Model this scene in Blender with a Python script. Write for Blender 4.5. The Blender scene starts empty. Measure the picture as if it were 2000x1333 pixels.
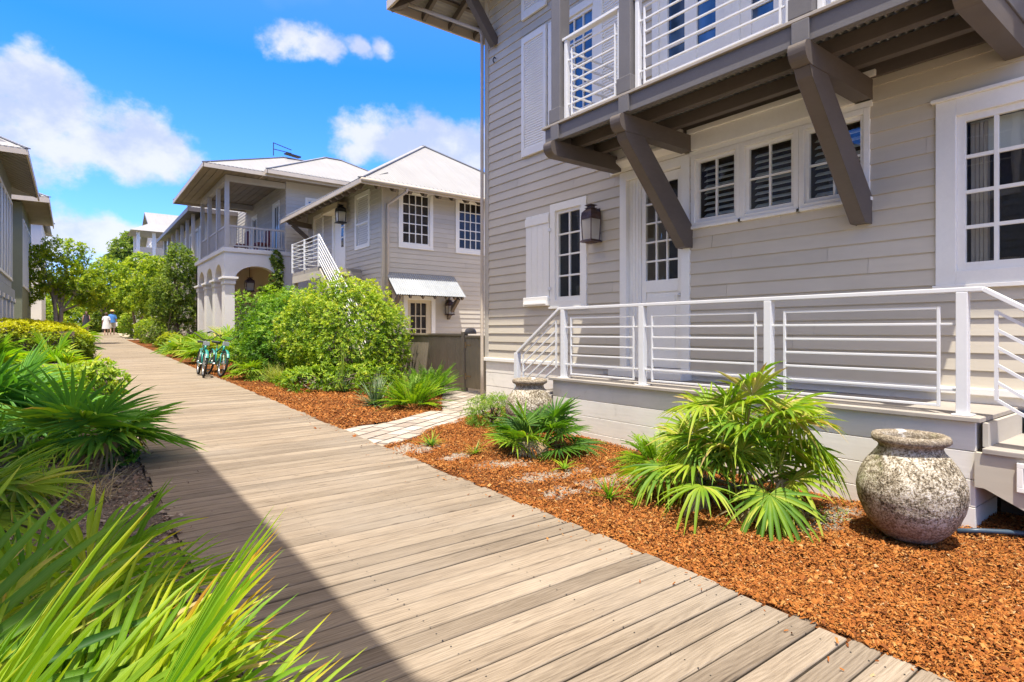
import bpy, math, random
import numpy as np
from mathutils import Vector, Matrix

# ------------------------------------------------------------------ scene, camera, light
SC = bpy.context.scene
COL = SC.collection
PI = math.pi
YAW = math.atan(860/1130.0)                 # camera looks this far to the right of the boardwalk's direction (+Y)
cam = bpy.data.cameras.new('camera')
cam.sensor_width = 36.0
cam.lens = 1130/2000*36.0
cam.shift_y = -18.5/2000
cam.clip_start = 0.05
cam.clip_end = 3000
camo = bpy.data.objects.new('camera', cam)
COL.objects.link(camo)
camo.location = (0, 0, 1.45)
camo.rotation_euler = (PI/2, 0, -YAW)
SC.camera = camo

SUN_DIR = Vector((-1.0, -1.0, 4.5)).normalized()      # towards the sun
SUN_STRENGTH = 3.0
SKY_STRENGTH = 0.15
EXPOSURE = 1.45
sun = bpy.data.lights.new('sun', 'SUN')
sun.energy = SUN_STRENGTH
sun.angle = math.radians(0.5)
sun.color = (1.0, 0.95, 0.87)
suno = bpy.data.objects.new('sun', sun)
COL.objects.link(suno)
suno.rotation_euler = SUN_DIR.to_track_quat('Z', 'Y').to_euler()
suno.location = (-10, -10, 40)

SC.view_settings.view_transform = 'Standard'
SC.view_settings.look = 'None'
SC.view_settings.exposure = EXPOSURE
SC.view_settings.gamma = 1
SC.view_settings.use_curve_mapping = False
SC.cycles.max_bounces = 8
SC.cycles.diffuse_bounces = 4
SC.cycles.transparent_max_bounces = 12
SC.cycles.caustics_reflective = False
SC.cycles.caustics_refractive = False
SC.cycles.sample_clamp_indirect = 8


class NT:
    """small helper for node trees"""
    def __init__(s, tree):
        s.t = tree
        s.n = tree.nodes
        s.l = tree.links

    def add(s, typ, **kw):
        n = s.n.new(typ)
        for k, v in kw.items():
            setattr(n, k, v)
        return n

    def set(s, sock, v):
        if isinstance(v, bpy.types.NodeSocket):
            s.l.new(v, sock)
        else:
            sock.default_value = v

    def math(s, op, a, b=0.0, c=0.0, clamp=False):
        n = s.add('ShaderNodeMath', operation=op, use_clamp=clamp)
        for i, v in enumerate((a, b, c)):
            s.set(n.inputs[i], v)
        return n.outputs[0]

    def vmath(s, op, a, b=(0, 0, 0)):
        n = s.add('ShaderNodeVectorMath', operation=op)
        s.set(n.inputs[0], a)
        s.set(n.inputs[1], b)
        return n.outputs['Value'] if op in ('DISTANCE', 'LENGTH', 'DOT_PRODUCT') else n.outputs[0]

    def mix(s, f, a, b, blend='MIX'):
        n = s.add('ShaderNodeMix', data_type='RGBA', blend_type=blend)
        s.set(n.inputs[0], f)
        s.set(n.inputs[6], a if isinstance(a, bpy.types.NodeSocket) else (*a[:3], 1))
        s.set(n.inputs[7], b if isinstance(b, bpy.types.NodeSocket) else (*b[:3], 1))
        return n.outputs[2]

    def ramp(s, f, stops, interp='LINEAR'):
        n = s.add('ShaderNodeValToRGB')
        n.color_ramp.interpolation = interp
        e = n.color_ramp.elements
        while len(e) < len(stops):
            e.new(0.5)
        for el, (p, c) in zip(e, stops):
            el.position = p
            el.color = (*c, 1) if len(c) == 3 else c
        s.set(n.inputs[0], f)
        return n.outputs[0]

    def noise(s, vec, scale, detail=3, rough=0.55, dist=0.0, out='Fac'):
        n = s.add('ShaderNodeTexNoise')
        s.set(n.inputs['Vector'], vec)
        n.inputs['Scale'].default_value = scale
        n.inputs['Detail'].default_value = detail
        n.inputs['Roughness'].default_value = rough
        n.inputs['Distortion'].default_value = dist
        return n.outputs[out]

    def mapping(s, vec, scale=(1, 1, 1), loc=(0, 0, 0)):
        n = s.add('ShaderNodeMapping')
        s.set(n.inputs[0], vec)
        n.inputs['Scale'].default_value = scale
        n.inputs['Location'].default_value = loc
        return n.outputs[0]

    def smooth(s, v, lo, hi):
        n = s.add('ShaderNodeMapRange', interpolation_type='SMOOTHSTEP')
        s.set(n.inputs[0], v)
        n.inputs[1].default_value = lo
        n.inputs[2].default_value = hi
        return n.outputs[0]


def ray(px, py):
    """world direction of a spot of sky, measured on the photograph"""
    S, Cc = math.sin(YAW), math.cos(YAW)
    u = (px-1000)/1130.0
    v = (648-py)/1130.0
    return Vector((S+u*Cc, Cc-u*S, v)).normalized()


def make_world():
    w = bpy.data.worlds.new('World')
    SC.world = w
    w.use_nodes = True
    T = NT(w.node_tree)
    for n in list(T.n):
        T.n.remove(n)
    out = T.add('ShaderNodeOutputWorld')
    bg = T.add('ShaderNodeBackground')
    bg.inputs[1].default_value = SKY_STRENGTH
    T.l.new(bg.outputs[0], out.inputs[0])
    sky = T.add('ShaderNodeTexSky', sky_type='NISHITA')
    sky.sun_disc = False
    sky.sun_elevation = math.asin(SUN_DIR.z)
    sky.sun_rotation = math.atan2(SUN_DIR.x, SUN_DIR.y)
    sky.air_density = 1.0
    sky.dust_density = 0.3
    sky.ozone_density = 2.0
    tc = T.add('ShaderNodeTexCoord').outputs['Generated']
    sep = T.add('ShaderNodeSeparateXYZ')
    T.l.new(tc, sep.inputs[0])
    z = sep.outputs[2]
    # deeper blue low in the sky, more neutral overhead
    tint = T.ramp(z, [(0.0, (0.42, 0.52, 0.82)), (0.18, (0.27, 0.50, 1.02)), (0.40, (0.10, 0.44, 1.12)),
                      (0.60, (0.35, 0.60, 0.95)), (0.8, (0.7, 0.75, 0.8))])
    blue = T.mix(1.0, sky.outputs[0], tint, 'MULTIPLY')
    # bright warm fill added overhead, out of the picture, to lift and neutralise the shade
    overhead_fill = T.math('MULTIPLY', T.smooth(T.math('ADD', z, T.math('MULTIPLY', T.noise(tc, 2.5, 5, 0.6), 0.25)), 0.60, 0.84), 0.85)
    blue = T.mix(overhead_fill, blue, (5.2, 4.4, 3.55))
    # clouds: soft lumps of noise gathered round a few directions
    vz = T.vmath('MULTIPLY', tc, (1, 1, 1.25))
    warp = T.noise(vz, 5.0, 5, 0.6, out='Color')
    warp = T.vmath('MULTIPLY', T.vmath('SUBTRACT', warp, (0.5, 0.5, 0.5)), (0.11, 0.11, 0.11))
    pv = T.vmath('ADD', vz, warp)
    blobs = [(60, 165, .085), (120, 225, .105), (60, 260, .10), (175, 270, .10), (270, 275, .085), (320, 295, .07), (235, 290, .085), (15, 215, .07), (110, 290, .09),
             (590, 82, .066), (645, 95, .048), (765, 78, .042), (715, 85, .036),
             (720, 275, .09), (790, 285, .10), (860, 285, .10), (910, 290, .075), (690, 305, .06),
             (130, 468, .085), (205, 472, .08), (262, 480, .06), (70, 490, .08),]
    # a few more cloud banks in the part of the sky behind the viewer
    extra = [((-.7, -.5, .35), .22), ((-.3, -.85, .3), .25), ((.5, -.8, .3), .22), ((-.9, .2, .25), .2), ((.95, -.1, .3), .25), ((.85, .35, .5), .2)]
    m = None
    items = [(ray(a, b), r) for a, b, r in blobs]+[(Vector(d).normalized(), r) for d, r in extra]
    for d, r in items:
        dist = T.vmath('DISTANCE', pv, (d.x, d.y, d.z*1.25))
        k = T.math('SUBTRACT', 1.0, T.math('DIVIDE', dist, r*0.80))
        m = k if m is None else T.math('SMOOTH_MAX', m, k, 0.25)
    fine = T.noise(vz, 14.0, 8, 0.62)
    body = T.math('ADD', m, T.math('MULTIPLY', T.math('SUBTRACT', fine, 0.5), 1.55))
    dens = T.math('MULTIPLY', T.smooth(body, 0.06, 0.62), 0.90)
    lump = T.noise(T.mapping(vz, (1, 1, 1), (0, 0, .02)), 9.0, 6, 0.6)
    ccol = T.mix(T.smooth(lump, 0.36, 0.62), (1.55, 1.75, 2.25), (2.35, 2.38, 2.5))
    final = T.mix(dens, blue, ccol)
    T.l.new(final, bg.inputs[0])


make_world()

# ------------------------------------------------------------------ materials
MATS = {}


def base_mat(name):
    m = bpy.data.materials.new(name)
    m.use_nodes = True
    T = NT(m.node_tree)
    b = [n for n in T.n if n.type == 'BSDF_PRINCIPLED'][0]
    MATS[name] = m
    return m, T, b


def bump(T, b, h, strength=0.3, dist=0.01):
    n = T.add('ShaderNodeBump')
    n.inputs['Strength'].default_value = strength
    n.inputs['Distance'].default_value = dist
    T.l.new(h, n.inputs['Height'])
    T.l.new(n.outputs[0], b.inputs['Normal'])


def paint(name, col, rough=0.55, var=0.12, scale=3.0, bmp=0.15, grain=(1, 1, 1), spec=0.35, dirt=None):
    """painted wood, metal or plaster with faint blotches and grain"""
    m, T, b = base_mat(name)
    oc = T.add('ShaderNodeTexCoord').outputs['Object']
    n1 = T.noise(oc, scale, 5, 0.6)
    n2 = T.noise(T.mapping(oc, grain), scale*14, 3, 0.6)
    k = T.math('ADD', T.math('MULTIPLY', n1, 0.65), T.math('MULTIPLY', n2, 0.35))
    lo = tuple(c*(1-var) for c in col)
    hi = tuple(min(1, c*(1+var*0.8)) for c in col)
    c = T.mix(T.smooth(k, 0.3, 0.7), lo, hi)
    if name.startswith('siding'):
        # every board took the paint a little differently, and is a bit grubby near the ground
        at = T.add('ShaderNodeAttribute', attribute_name='var').outputs['Fac']
        c = T.mix(1.0, c, T.ramp(at, [(0, (0.93, 0.93, 0.93)), (1, (1.06, 1.055, 1.05))]), 'MULTIPLY')
    if dirt:
        c = T.mix(T.math('MULTIPLY', T.smooth(T.noise(oc, scale*2.3, 6, 0.7), 0.55, 0.8), 0.5), c, dirt)
    T.l.new(c, b.inputs['Base Color'])
    b.inputs['Roughness'].default_value = rough
    b.inputs['Specular IOR Level'].default_value = spec
    bump(T, b, n2, bmp, 0.004)
    return m


paint('siding_paint', (0.56, 0.50, 0.395), 0.6, 0.06, 1.3, 0.2, (1, .12, 1))
paint('siding_paint_pale', (0.53, 0.485, 0.405), 0.6, 0.06, 1.3, 0.2, (.12, .12, 1))
paint('white_paint', (0.84, 0.81, 0.735), 0.5, 0.04, 2.0, 0.1)
paint('white_metal', (0.72, 0.715, 0.70), 0.35, 0.03, 2.0, 0.03)
paint('stucco_white', (0.72, 0.69, 0.64), 0.85, 0.06, 1.2, 0.4)
paint('cream_wall', (0.62, 0.53, 0.37), 0.8, 0.06, 1.2, 0.2)
paint('skirt_paint', (0.78, 0.735, 0.65), 0.65, 0.07, 2.0, 0.3, (1, .08, 1), dirt=(0.42, 0.38, 0.30))
paint('taupe_paint', (0.122, 0.100, 0.083), 0.5, 0.10, 3.0, 0.2, (.2, .2, 1))
paint('post_paint', (0.15, 0.14, 0.135), 0.5, 0.08, 3.0, 0.2)
paint('deck_paint', (0.36, 0.32, 0.27), 0.7, 0.12, 3.0, 0.3, (1, .1, 1))
paint('rail_grey', (0.45, 0.41, 0.36), 0.6, 0.08, 3.0, 0.2)
paint('soffit_wood', (0.27, 0.22, 0.16), 0.7, 0.15, 1.6, 0.4, (.15, 1, 1))
paint('rafter_brown', (0.13, 0.10, 0.075), 0.65, 0.15, 3.0, 0.3)
paint('fascia_paint', (0.52, 0.44, 0.34), 0.6, 0.08, 3.0, 0.1)
paint('fence_paint', (0.25, 0.205, 0.15), 0.7, 0.16, 2.5, 0.4, (1, 1, .06))
paint('black_iron', (0.03, 0.028, 0.026), 0.5, 0.2, 6.0, 0.1)
paint('black_rubber', (0.025, 0.025, 0.025), 0.8, 0.2, 9.0, 0.1)
paint('teal_paint', (0.015, 0.24, 0.20), 0.3, 0.06, 4.0, 0.03, spec=0.6)
paint('chrome', (0.6, 0.6, 0.6), 0.3, 0.05, 4.0, 0.02)
MATS['chrome'].node_tree.nodes['Principled BSDF'].inputs['Metallic'].default_value = 0.9
paint('grey_leather', (0.05, 0.05, 0.055), 0.6, 0.1, 6.0, 0.1)
paint('pipe_blue', (0.045, 0.07, 0.095), 0.35, 0.15, 5.0, 0.05)
paint('wall_greyblue', (0.33, 0.35, 0.36), 0.7, 0.06, 1.5, 0.1)
paint('wall_olive', (0.20, 0.21, 0.14), 0.7, 0.08, 1.5, 0.1)
paint('dark_room', (0.075, 0.055, 0.040), 0.8, 0.3, 2.5, 0.1)
paint('curtain', (0.42, 0.36, 0.30), 0.8, 0.10, 6.0, 0.2)
paint('blind', (0.72, 0.72, 0.66), 0.6, 0.04, 6.0, 0.05)
paint('skin', (0.55, 0.33, 0.23), 0.55, 0.06, 8.0, 0.05)
paint('cloth_white', (0.75, 0.73, 0.75), 0.85, 0.08, 20.0, 0.2)
paint('cloth_blue', (0.08, 0.24, 0.62), 0.85, 0.10, 20.0, 0.2)
paint('cloth_black', (0.03, 0.03, 0.04), 0.85, 0.4, 30.0, 0.2)
paint('cloth_khaki', (0.55, 0.50, 0.44), 0.85, 0.1, 20.0, 0.2)
paint('straw', (0.60, 0.40, 0.15), 0.8, 0.1, 30.0, 0.3)
paint('hair_brown', (0.10, 0.055, 0.035), 0.6, 0.2, 30.0, 0.3)
paint('furniture_red', (0.16, 0.035, 0.03), 0.6, 0.2, 6.0, 0.1)
paint('lamp_green', (0.03, 0.14, 0.10), 0.5, 0.15, 9.0, 0.1)
paint('bark', (0.20, 0.15, 0.11), 0.9, 0.35, 6.0, 0.8, (1, 1, .2))
paint('bark_pale', (0.34, 0.28, 0.22), 0.9, 0.35, 6.0, 0.8, (1, 1, .2))
paint('stem_tan', (0.30, 0.20, 0.10), 0.8, 0.3, 8.0, 0.3)


def copper():
    m, T, b = base_mat('copper_patina')
    oc = T.add('ShaderNodeTexCoord').outputs['Object']
    n1 = T.noise(oc, 9, 6, 0.65)
    c = T.ramp(n1, [(0.3, (0.03, 0.02, 0.02)), (0.5, (0.09, 0.05, 0.042)), (0.7, (0.10, 0.09, 0.105))])
    T.l.new(c, b.inputs['Base Color'])
    b.inputs['Metallic'].default_value = 0.5
    b.inputs['Roughness'].default_value = 0.5


def roof_metal(name, col, axis, wl=0.075, amp=0.5):
    m, T, b = base_mat(name)
    oc = T.add('ShaderNodeTexCoord').outputs['Object']
    n1 = T.noise(oc, 0.7, 5, 0.6)
    st = T.noise(T.mapping(oc, (6, .25, .25) if axis == 'X' else (.25, 6, .25)), 2.0, 4, 0.6)
    k = T.math('ADD', T.math('MULTIPLY', n1, 0.5), T.math('MULTIPLY', st, 0.5))
    c = T.mix(T.smooth(k, 0.35, 0.65), tuple(x*0.86 for x in col), col)
    T.l.new(c, b.inputs['Base Color'])
    b.inputs['Roughness'].default_value = 0.5
    b.inputs['Metallic'].default_value = 0.1
    wv = T.add('ShaderNodeTexWave', wave_type='BANDS', bands_direction=axis, wave_profile='SIN')
    T.l.new(oc, wv.inputs[0])
    wv.inputs['Scale'].default_value = 2*PI/20/wl
    bump(T, b, wv.outputs['Fac'], amp, 0.02)
    return m


def glass_clear():
    m, T, b = base_mat('window_glass')
    T.n.remove(b)
    out = [n for n in T.n if n.type == 'OUTPUT_MATERIAL'][0]
    tr = T.add('ShaderNodeBsdfTransparent')
    tr.inputs[0].default_value = (0.86, 0.89, 0.87, 1)
    gl = T.add('ShaderNodeBsdfGlossy')
    gl.inputs['Roughness'].default_value = 0.01
    gl.inputs['Color'].default_value = (0.9, 0.95, 1, 1)
    oc = T.add('ShaderNodeTexCoord').outputs['Object']
    bn = T.add('ShaderNodeBump')
    bn.inputs['Strength'].default_value = 0.04
    bn.inputs['Distance'].default_value = 0.02
    T.l.new(T.noise(oc, 3.0, 1, 0.5), bn.inputs['Height'])
    T.l.new(bn.outputs[0], gl.inputs['Normal'])
    ge = T.add('ShaderNodeNewGeometry')
    cs = T.math('ABSOLUTE', T.vmath('DOT_PRODUCT', ge.outputs['Normal'], ge.outputs['Incoming']))
    fr = T.math('ADD', T.math('MULTIPLY', T.math('POWER', T.math('SUBTRACT', 1.0, cs, clamp=True), 5.0), 0.9), 0.07)
    mx = T.add('ShaderNodeMixShader')
    T.l.new(fr, mx.inputs[0])
    T.l.new(tr.outputs[0], mx.inputs[1])
    T.l.new(gl.outputs[0], mx.inputs[2])
    T.l.new(mx.outputs[0], out.inputs[0])


def glass_dark(name, col, spec=0.8):
    m, T, b = base_mat(name)
    oc = T.add('ShaderNodeTexCoord').outputs['Object']
    c = T.mix(T.smooth(T.noise(oc, 2.2, 3, 0.5), 0.35, 0.65), tuple(x*0.5 for x in col), tuple(x*1.4 for x in col))
    T.l.new(c, b.inputs['Base Color'])
    b.inputs['Roughness'].default_value = 0.04
    b.inputs['Specular IOR Level'].default_value = spec
    bn = T.add('ShaderNodeBump')
    bn.inputs['Strength'].default_value = 0.05
    bn.inputs['Distance'].default_value = 0.02
    T.l.new(T.noise(oc, 2.6, 1, 0.5), bn.inputs['Height'])
    T.l.new(bn.outputs[0], b.inputs['Normal'])


copper()
roof_metal('roof_white_x', (0.29, 0.285, 0.28), 'X')
roof_metal('roof_white_y', (0.29, 0.285, 0.28), 'Y')
paint('galvanised', (0.33, 0.345, 0.355), 0.4, 0.12, 4.0, 0.05)
glass_clear()


def lantern_glass():
    m, T, b = base_mat('lantern_glass')
    out = [n for n in T.n if n.type == 'OUTPUT_MATERIAL'][0]
    b.inputs['Base Color'].default_value = (0.72, 0.69, 0.62, 1)
    b.inputs['Roughness'].default_value = 0.15
    tr = T.add('ShaderNodeBsdfTransparent')
    tr.inputs[0].default_value = (0.9, 0.86, 0.78, 1)
    mx = T.add('ShaderNodeMixShader')
    mx.inputs[0].default_value = 0.45
    T.l.new(tr.outputs[0], mx.inputs[1])
    T.l.new(b.outputs[0], mx.inputs[2])
    T.l.new(mx.outputs[0], out.inputs[0])


lantern_glass()
glass_dark('glass_dark', (0.035, 0.030, 0.026), 0.35)
glass_dark('glass_blue', (0.05, 0.10, 0.18), 1.0)


def wood_boards():
    m, T, b = base_mat('weathered_boards')
    oc = T.add('ShaderNodeTexCoord').outputs['Object']
    at = T.add('ShaderNodeAttribute', attribute_name='var').outputs['Fac']
    cv = T.add('ShaderNodeCombineXYZ')
    T.l.new(T.math('MULTIPLY', at, 37.0), cv.inputs[0])
    T.l.new(T.math('MULTIPLY', at, 11.0), cv.inputs[2])
    p = T.vmath('ADD', oc, cv.outputs[0])
    wob = T.noise(T.mapping(p, (1.1, 6.0, 1)), 1.0, 3, 0.5)
    # rings of a plain-sawn plank: bands stretched along the board, bent by slow noise
    sep = T.add('ShaderNodeSeparateXYZ')
    T.l.new(p, sep.inputs[0])
    ph = T.math('ADD', T.math('MULTIPLY', sep.outputs[1], 330.0), T.math('MULTIPLY', wob, 60.0))
    ring = T.math('ADD', T.math('MULTIPLY', T.math('SINE', ph), 0.5), 0.5)
    fib = T.noise(T.mapping(p, (5.0, 170.0, 1)), 1.0, 5, 0.72)
    big = T.noise(T.mapping(p, (0.8, 5.0, 1)), 1.3, 4, 0.6)
    g = T.math('ADD', T.math('ADD', T.math('MULTIPLY', ring, 0.07), T.math('MULTIPLY', fib, 0.55)), T.math('MULTIPLY', big, 0.40))
    c = T.ramp(g, [(0.30, (0.085, 0.064, 0.045)), (0.44, (0.205, 0.162, 0.117)), (0.58, (0.305, 0.248, 0.184)), (0.78, (0.395, 0.332, 0.258))])
    tone = T.ramp(at, [(0, (0.74, 0.72, 0.70)), (0.25, (0.90, 0.89, 0.87)), (0.6, (0.99, 0.96, 0.92)), (1, (1.08, 1.07, 1.05))])
    c = T.mix(1.0, c, tone, 'MULTIPLY')
    # knots and weather stains
    vo = T.add('ShaderNodeTexVoronoi')
    T.l.new(T.mapping(p, (2.0, 6.5, 1)), vo.inputs['Vector'])
    vo.inputs['Scale'].default_value = 1.0
    kn = T.smooth(vo.outputs['Distance'], 0.10, 0.03)
    c = T.mix(T.math('MULTIPLY', kn, 0.7), c, (0.075, 0.05, 0.033))
    st = T.smooth(T.noise(oc, 2.2, 6, 0.65), 0.60, 0.82)
    c = T.mix(T.math('MULTIPLY', st, 0.32), c, (0.10, 0.08, 0.062))
    fade = T.smooth(T.noise(oc, 0.8, 3, 0.5), 0.45, 0.75)
    c = T.mix(T.math('MULTIPLY', fade, 0.25), c, (0.30, 0.27, 0.23))
    # board edges and sides coloured darker along the joints
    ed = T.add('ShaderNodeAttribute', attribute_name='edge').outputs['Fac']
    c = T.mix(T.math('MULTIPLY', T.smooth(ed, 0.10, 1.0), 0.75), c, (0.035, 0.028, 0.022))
    T.l.new(c, b.inputs['Base Color'])
    b.inputs['Roughness'].default_value = 0.85
    b.inputs['Specular IOR Level'].default_value = 0.2
    bump(T, b, T.math('ADD', T.math('MULTIPLY', fib, .7), T.math('MULTIPLY', ring, .3)), 0.5, 0.004)


wood_boards()


def ground_mat(name, stops, scale, bmp=0.6, fine=60, patch=None, sand=None):
    m, T, b = base_mat(name)
    oc = T.add('ShaderNodeTexCoord').outputs['Object']
    n1 = T.noise(oc, scale, 6, 0.65)
    n2 = T.noise(oc, fine, 4, 0.7)
    k = T.math('ADD', T.math('MULTIPLY', n1, 0.45), T.math('MULTIPLY', n2, 0.55))
    c = T.ramp(k, stops)
    if patch:
        pn = T.noise(T.mapping(oc, (1.0, 1.0, 1), (3.1, 0.7, 0)), patch[1], 5, 0.6)
        c = T.mix(T.smooth(pn, patch[2], patch[2]+0.06), c, patch[0])
    if sand:
        at = T.add('ShaderNodeAttribute', attribute_name='var').outputs['Fac']
        br = T.math('ADD', at, T.math('MULTIPLY', T.math('SUBTRACT', T.noise(oc, 7, 6, 0.72), 0.5), 1.9))
        c = T.mix(T.smooth(br, 0.35, 0.62), c, T.mix(n2, sand[0], sand[1]))
    T.l.new(c, b.inputs['Base Color'])
    b.inputs['Roughness'].default_value = 0.95
    b.inputs['Specular IOR Level'].default_value = 0.1
    bump(T, b, n2, bmp, 0.02)


ground_mat('sandy_ground', [(0.3, (0.28, 0.22, 0.15)), (0.5, (0.44, 0.36, 0.26)), (0.7, (0.60, 0.53, 0.42))], 1.5)
ground_mat('mulch_soil', [(0.3, (0.045, 0.015, 0.006)), (0.5, (0.14, 0.048, 0.014)), (0.62, (0.25, 0.10, 0.03)), (0.75, (0.33, 0.17, 0.07))], 3.0, 1.0, 75, sand=((0.26, 0.20, 0.14), (0.50, 0.44, 0.36)))
ground_mat('litter_soil', [(0.3, (0.06, 0.05, 0.042)), (0.5, (0.17, 0.135, 0.11)), (0.66, (0.38, 0.34, 0.29))], 2.0, 1.0, 60)
ground_mat('white_sand', [(0.3, (0.24, 0.18, 0.125)), (0.5, (0.37, 0.31, 0.235)), (0.7, (0.47, 0.415, 0.34))], 4.0, 0.5, 90)


def chip_mat(name, stops):
    m, T, b = base_mat(name)
    at = T.add('ShaderNodeAttribute', attribute_name='var').outputs['Fac']
    oc = T.add('ShaderNodeTexCoord').outputs['Object']
    c = T.ramp(at, stops)
    n = T.noise(oc, 90, 2, 0.6)
    c = T.mix(T.math('MULTIPLY', n, 0.35), c, (0.14, 0.045, 0.014))
    T.l.new(c, b.inputs['Base Color'])
    b.inputs['Roughness'].default_value = 0.85
    b.inputs['Specular IOR Level'].default_value = 0.2


chip_mat('bark_chip', [(0.0, (0.11, 0.034, 0.009)), (0.3, (0.28, 0.085, 0.015)), (0.65, (0.40, 0.145, 0.026)), (0.88, (0.47, 0.25, 0.075)), (1.0, (0.52, 0.39, 0.22))])
chip_mat('dry_litter', [(0.0, (0.08, 0.05, 0.038)), (0.45, (0.22, 0.16, 0.12)), (0.75, (0.38, 0.31, 0.24)), (1.0, (0.55, 0.50, 0.43))])


def paver_mat():
    m, T, b = base_mat('paver_stone')
    oc = T.add('ShaderNodeTexCoord').outputs['Object']
    at = T.add('ShaderNodeAttribute', attribute_name='var').outputs['Fac']
    n = T.noise(oc, 14, 6, 0.65)
    k = T.math('ADD', T.math('MULTIPLY', n, 0.6), T.math('MULTIPLY', at, 0.4))
    c = T.ramp(k, [(0.25, (0.25, 0.195, 0.15)), (0.5, (0.37, 0.315, 0.255)), (0.75, (0.46, 0.41, 0.345))])
    T.l.new(c, b.inputs['Base Color'])
    b.inputs['Roughness'].default_value = 0.9
    bump(T, b, n, 0.4, 0.006)


paver_mat()


def leaf_mat(name, stops, trans=0.35, rough=0.5, spec=0.35, glow=(1.15, 1.25, .35)):
    """leaf: colour runs over the attribute 'var' (age, depth in the foliage or upward facing), light passes through"""
    m, T, b = base_mat(name)
    out = [n for n in T.n if n.type == 'OUTPUT_MATERIAL'][0]
    at = T.add('ShaderNodeAttribute', attribute_name='var').outputs['Fac']
    oc = T.add('ShaderNodeTexCoord').outputs['Object']
    n = T.noise(oc, 7, 3, 0.6)
    k = T.math('ADD', at, T.math('MULTIPLY', T.math('SUBTRACT', n, 0.5), 0.35), clamp=True)
    c = T.ramp(k, stops)
    if name.startswith('palm'):
        # fine ribs along every finger of a fan, and old brown flecks
        ac = T.add('ShaderNodeAttribute', attribute_name='across').outputs['Fac']
        rib = T.math('SINE', T.math('MULTIPLY', ac, 19.0))
        c = T.mix(T.math('MULTIPLY', T.math('ADD', T.math('MULTIPLY', rib, 0.5), 0.5), 0.22), c, (0.05, 0.10, 0.01))
        fl = T.smooth(T.noise(oc, 38, 4, 0.7), 0.66, 0.74)
        c = T.mix(T.math('MULTIPLY', fl, 0.45), c, (0.22, 0.13, 0.04))
    T.l.new(c, b.inputs['Base Color'])
    b.inputs['Roughness'].default_value = rough
    b.inputs['Specular IOR Level'].default_value = spec
    tl = T.add('ShaderNodeBsdfTranslucent')
    T.l.new(T.mix(1.0, c, glow, 'MULTIPLY'), tl.inputs[0])
    mx = T.add('ShaderNodeMixShader')
    mx.inputs[0].default_value = trans
    T.l.new(b.outputs[0], mx.inputs[1])
    T.l.new(tl.outputs[0], mx.inputs[2])
    T.l.new(mx.outputs[0], out.inputs[0])


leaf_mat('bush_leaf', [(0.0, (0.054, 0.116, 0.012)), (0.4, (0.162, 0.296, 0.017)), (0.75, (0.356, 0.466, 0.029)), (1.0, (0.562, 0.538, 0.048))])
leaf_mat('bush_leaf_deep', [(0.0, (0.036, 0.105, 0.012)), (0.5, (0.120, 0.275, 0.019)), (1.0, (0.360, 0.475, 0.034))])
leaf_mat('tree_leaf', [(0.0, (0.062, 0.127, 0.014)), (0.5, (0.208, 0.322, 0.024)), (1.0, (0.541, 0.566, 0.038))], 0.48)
leaf_mat('tree_leaf_dark', [(0.0, (0.045, 0.094, 0.019)), (0.5, (0.146, 0.229, 0.034)), (1.0, (0.336, 0.395, 0.058))], 0.42)
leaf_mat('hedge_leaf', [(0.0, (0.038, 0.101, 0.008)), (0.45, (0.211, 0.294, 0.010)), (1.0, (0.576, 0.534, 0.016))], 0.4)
leaf_mat('palm_green', [(0.0, (0.031, 0.106, 0.016)), (0.45, (0.135, 0.278, 0.019)), (0.75, (0.333, 0.451, 0.029)), (0.93, (0.520, 0.499, 0.077)), (1.0, (0.603, 0.422, 0.173))], 0.38, 0.55, 0.3)
leaf_mat('palm_deep', [(0.0, (0.054, 0.181, 0.036)), (0.5, (0.152, 0.363, 0.042)), (0.85, (0.392, 0.575, 0.031)), (1.0, (0.800, 0.483, 0.104))], 0.34, 0.55, 0.3)
leaf_mat('palm_lime', [(0.0, (0.058, 0.202, 0.014)), (0.45, (0.230, 0.414, 0.019)), (0.8, (0.518, 0.570, 0.029)), (0.93, (0.576, 0.386, 0.029)), (1.0, (0.528, 0.202, 0.029))], 0.48, 0.55, 0.3)
leaf_mat('palm_dry', [(0.0, (0.224, 0.160, 0.072)), (0.5, (0.384, 0.296, 0.152)), (1.0, (0.480, 0.400, 0.256))], 0.2, 0.7, 0.2, (1, .9, .6))
leaf_mat('yucca_leaf', [(0.0, (0.056, 0.112, 0.048)), (0.5, (0.144, 0.216, 0.104)), (1.0, (0.336, 0.384, 0.224))], 0.2, 0.5, 0.4)
leaf_mat('grass_blade', [(0.0, (0.064, 0.176, 0.010)), (0.5, (0.208, 0.352, 0.024)), (1.0, (0.480, 0.448, 0.144))], 0.4)
leaf_mat('fern_leaf', [(0.0, (0.038, 0.123, 0.010)), (0.5, (0.154, 0.317, 0.016)), (1.0, (0.384, 0.475, 0.032))], 0.4)


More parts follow.
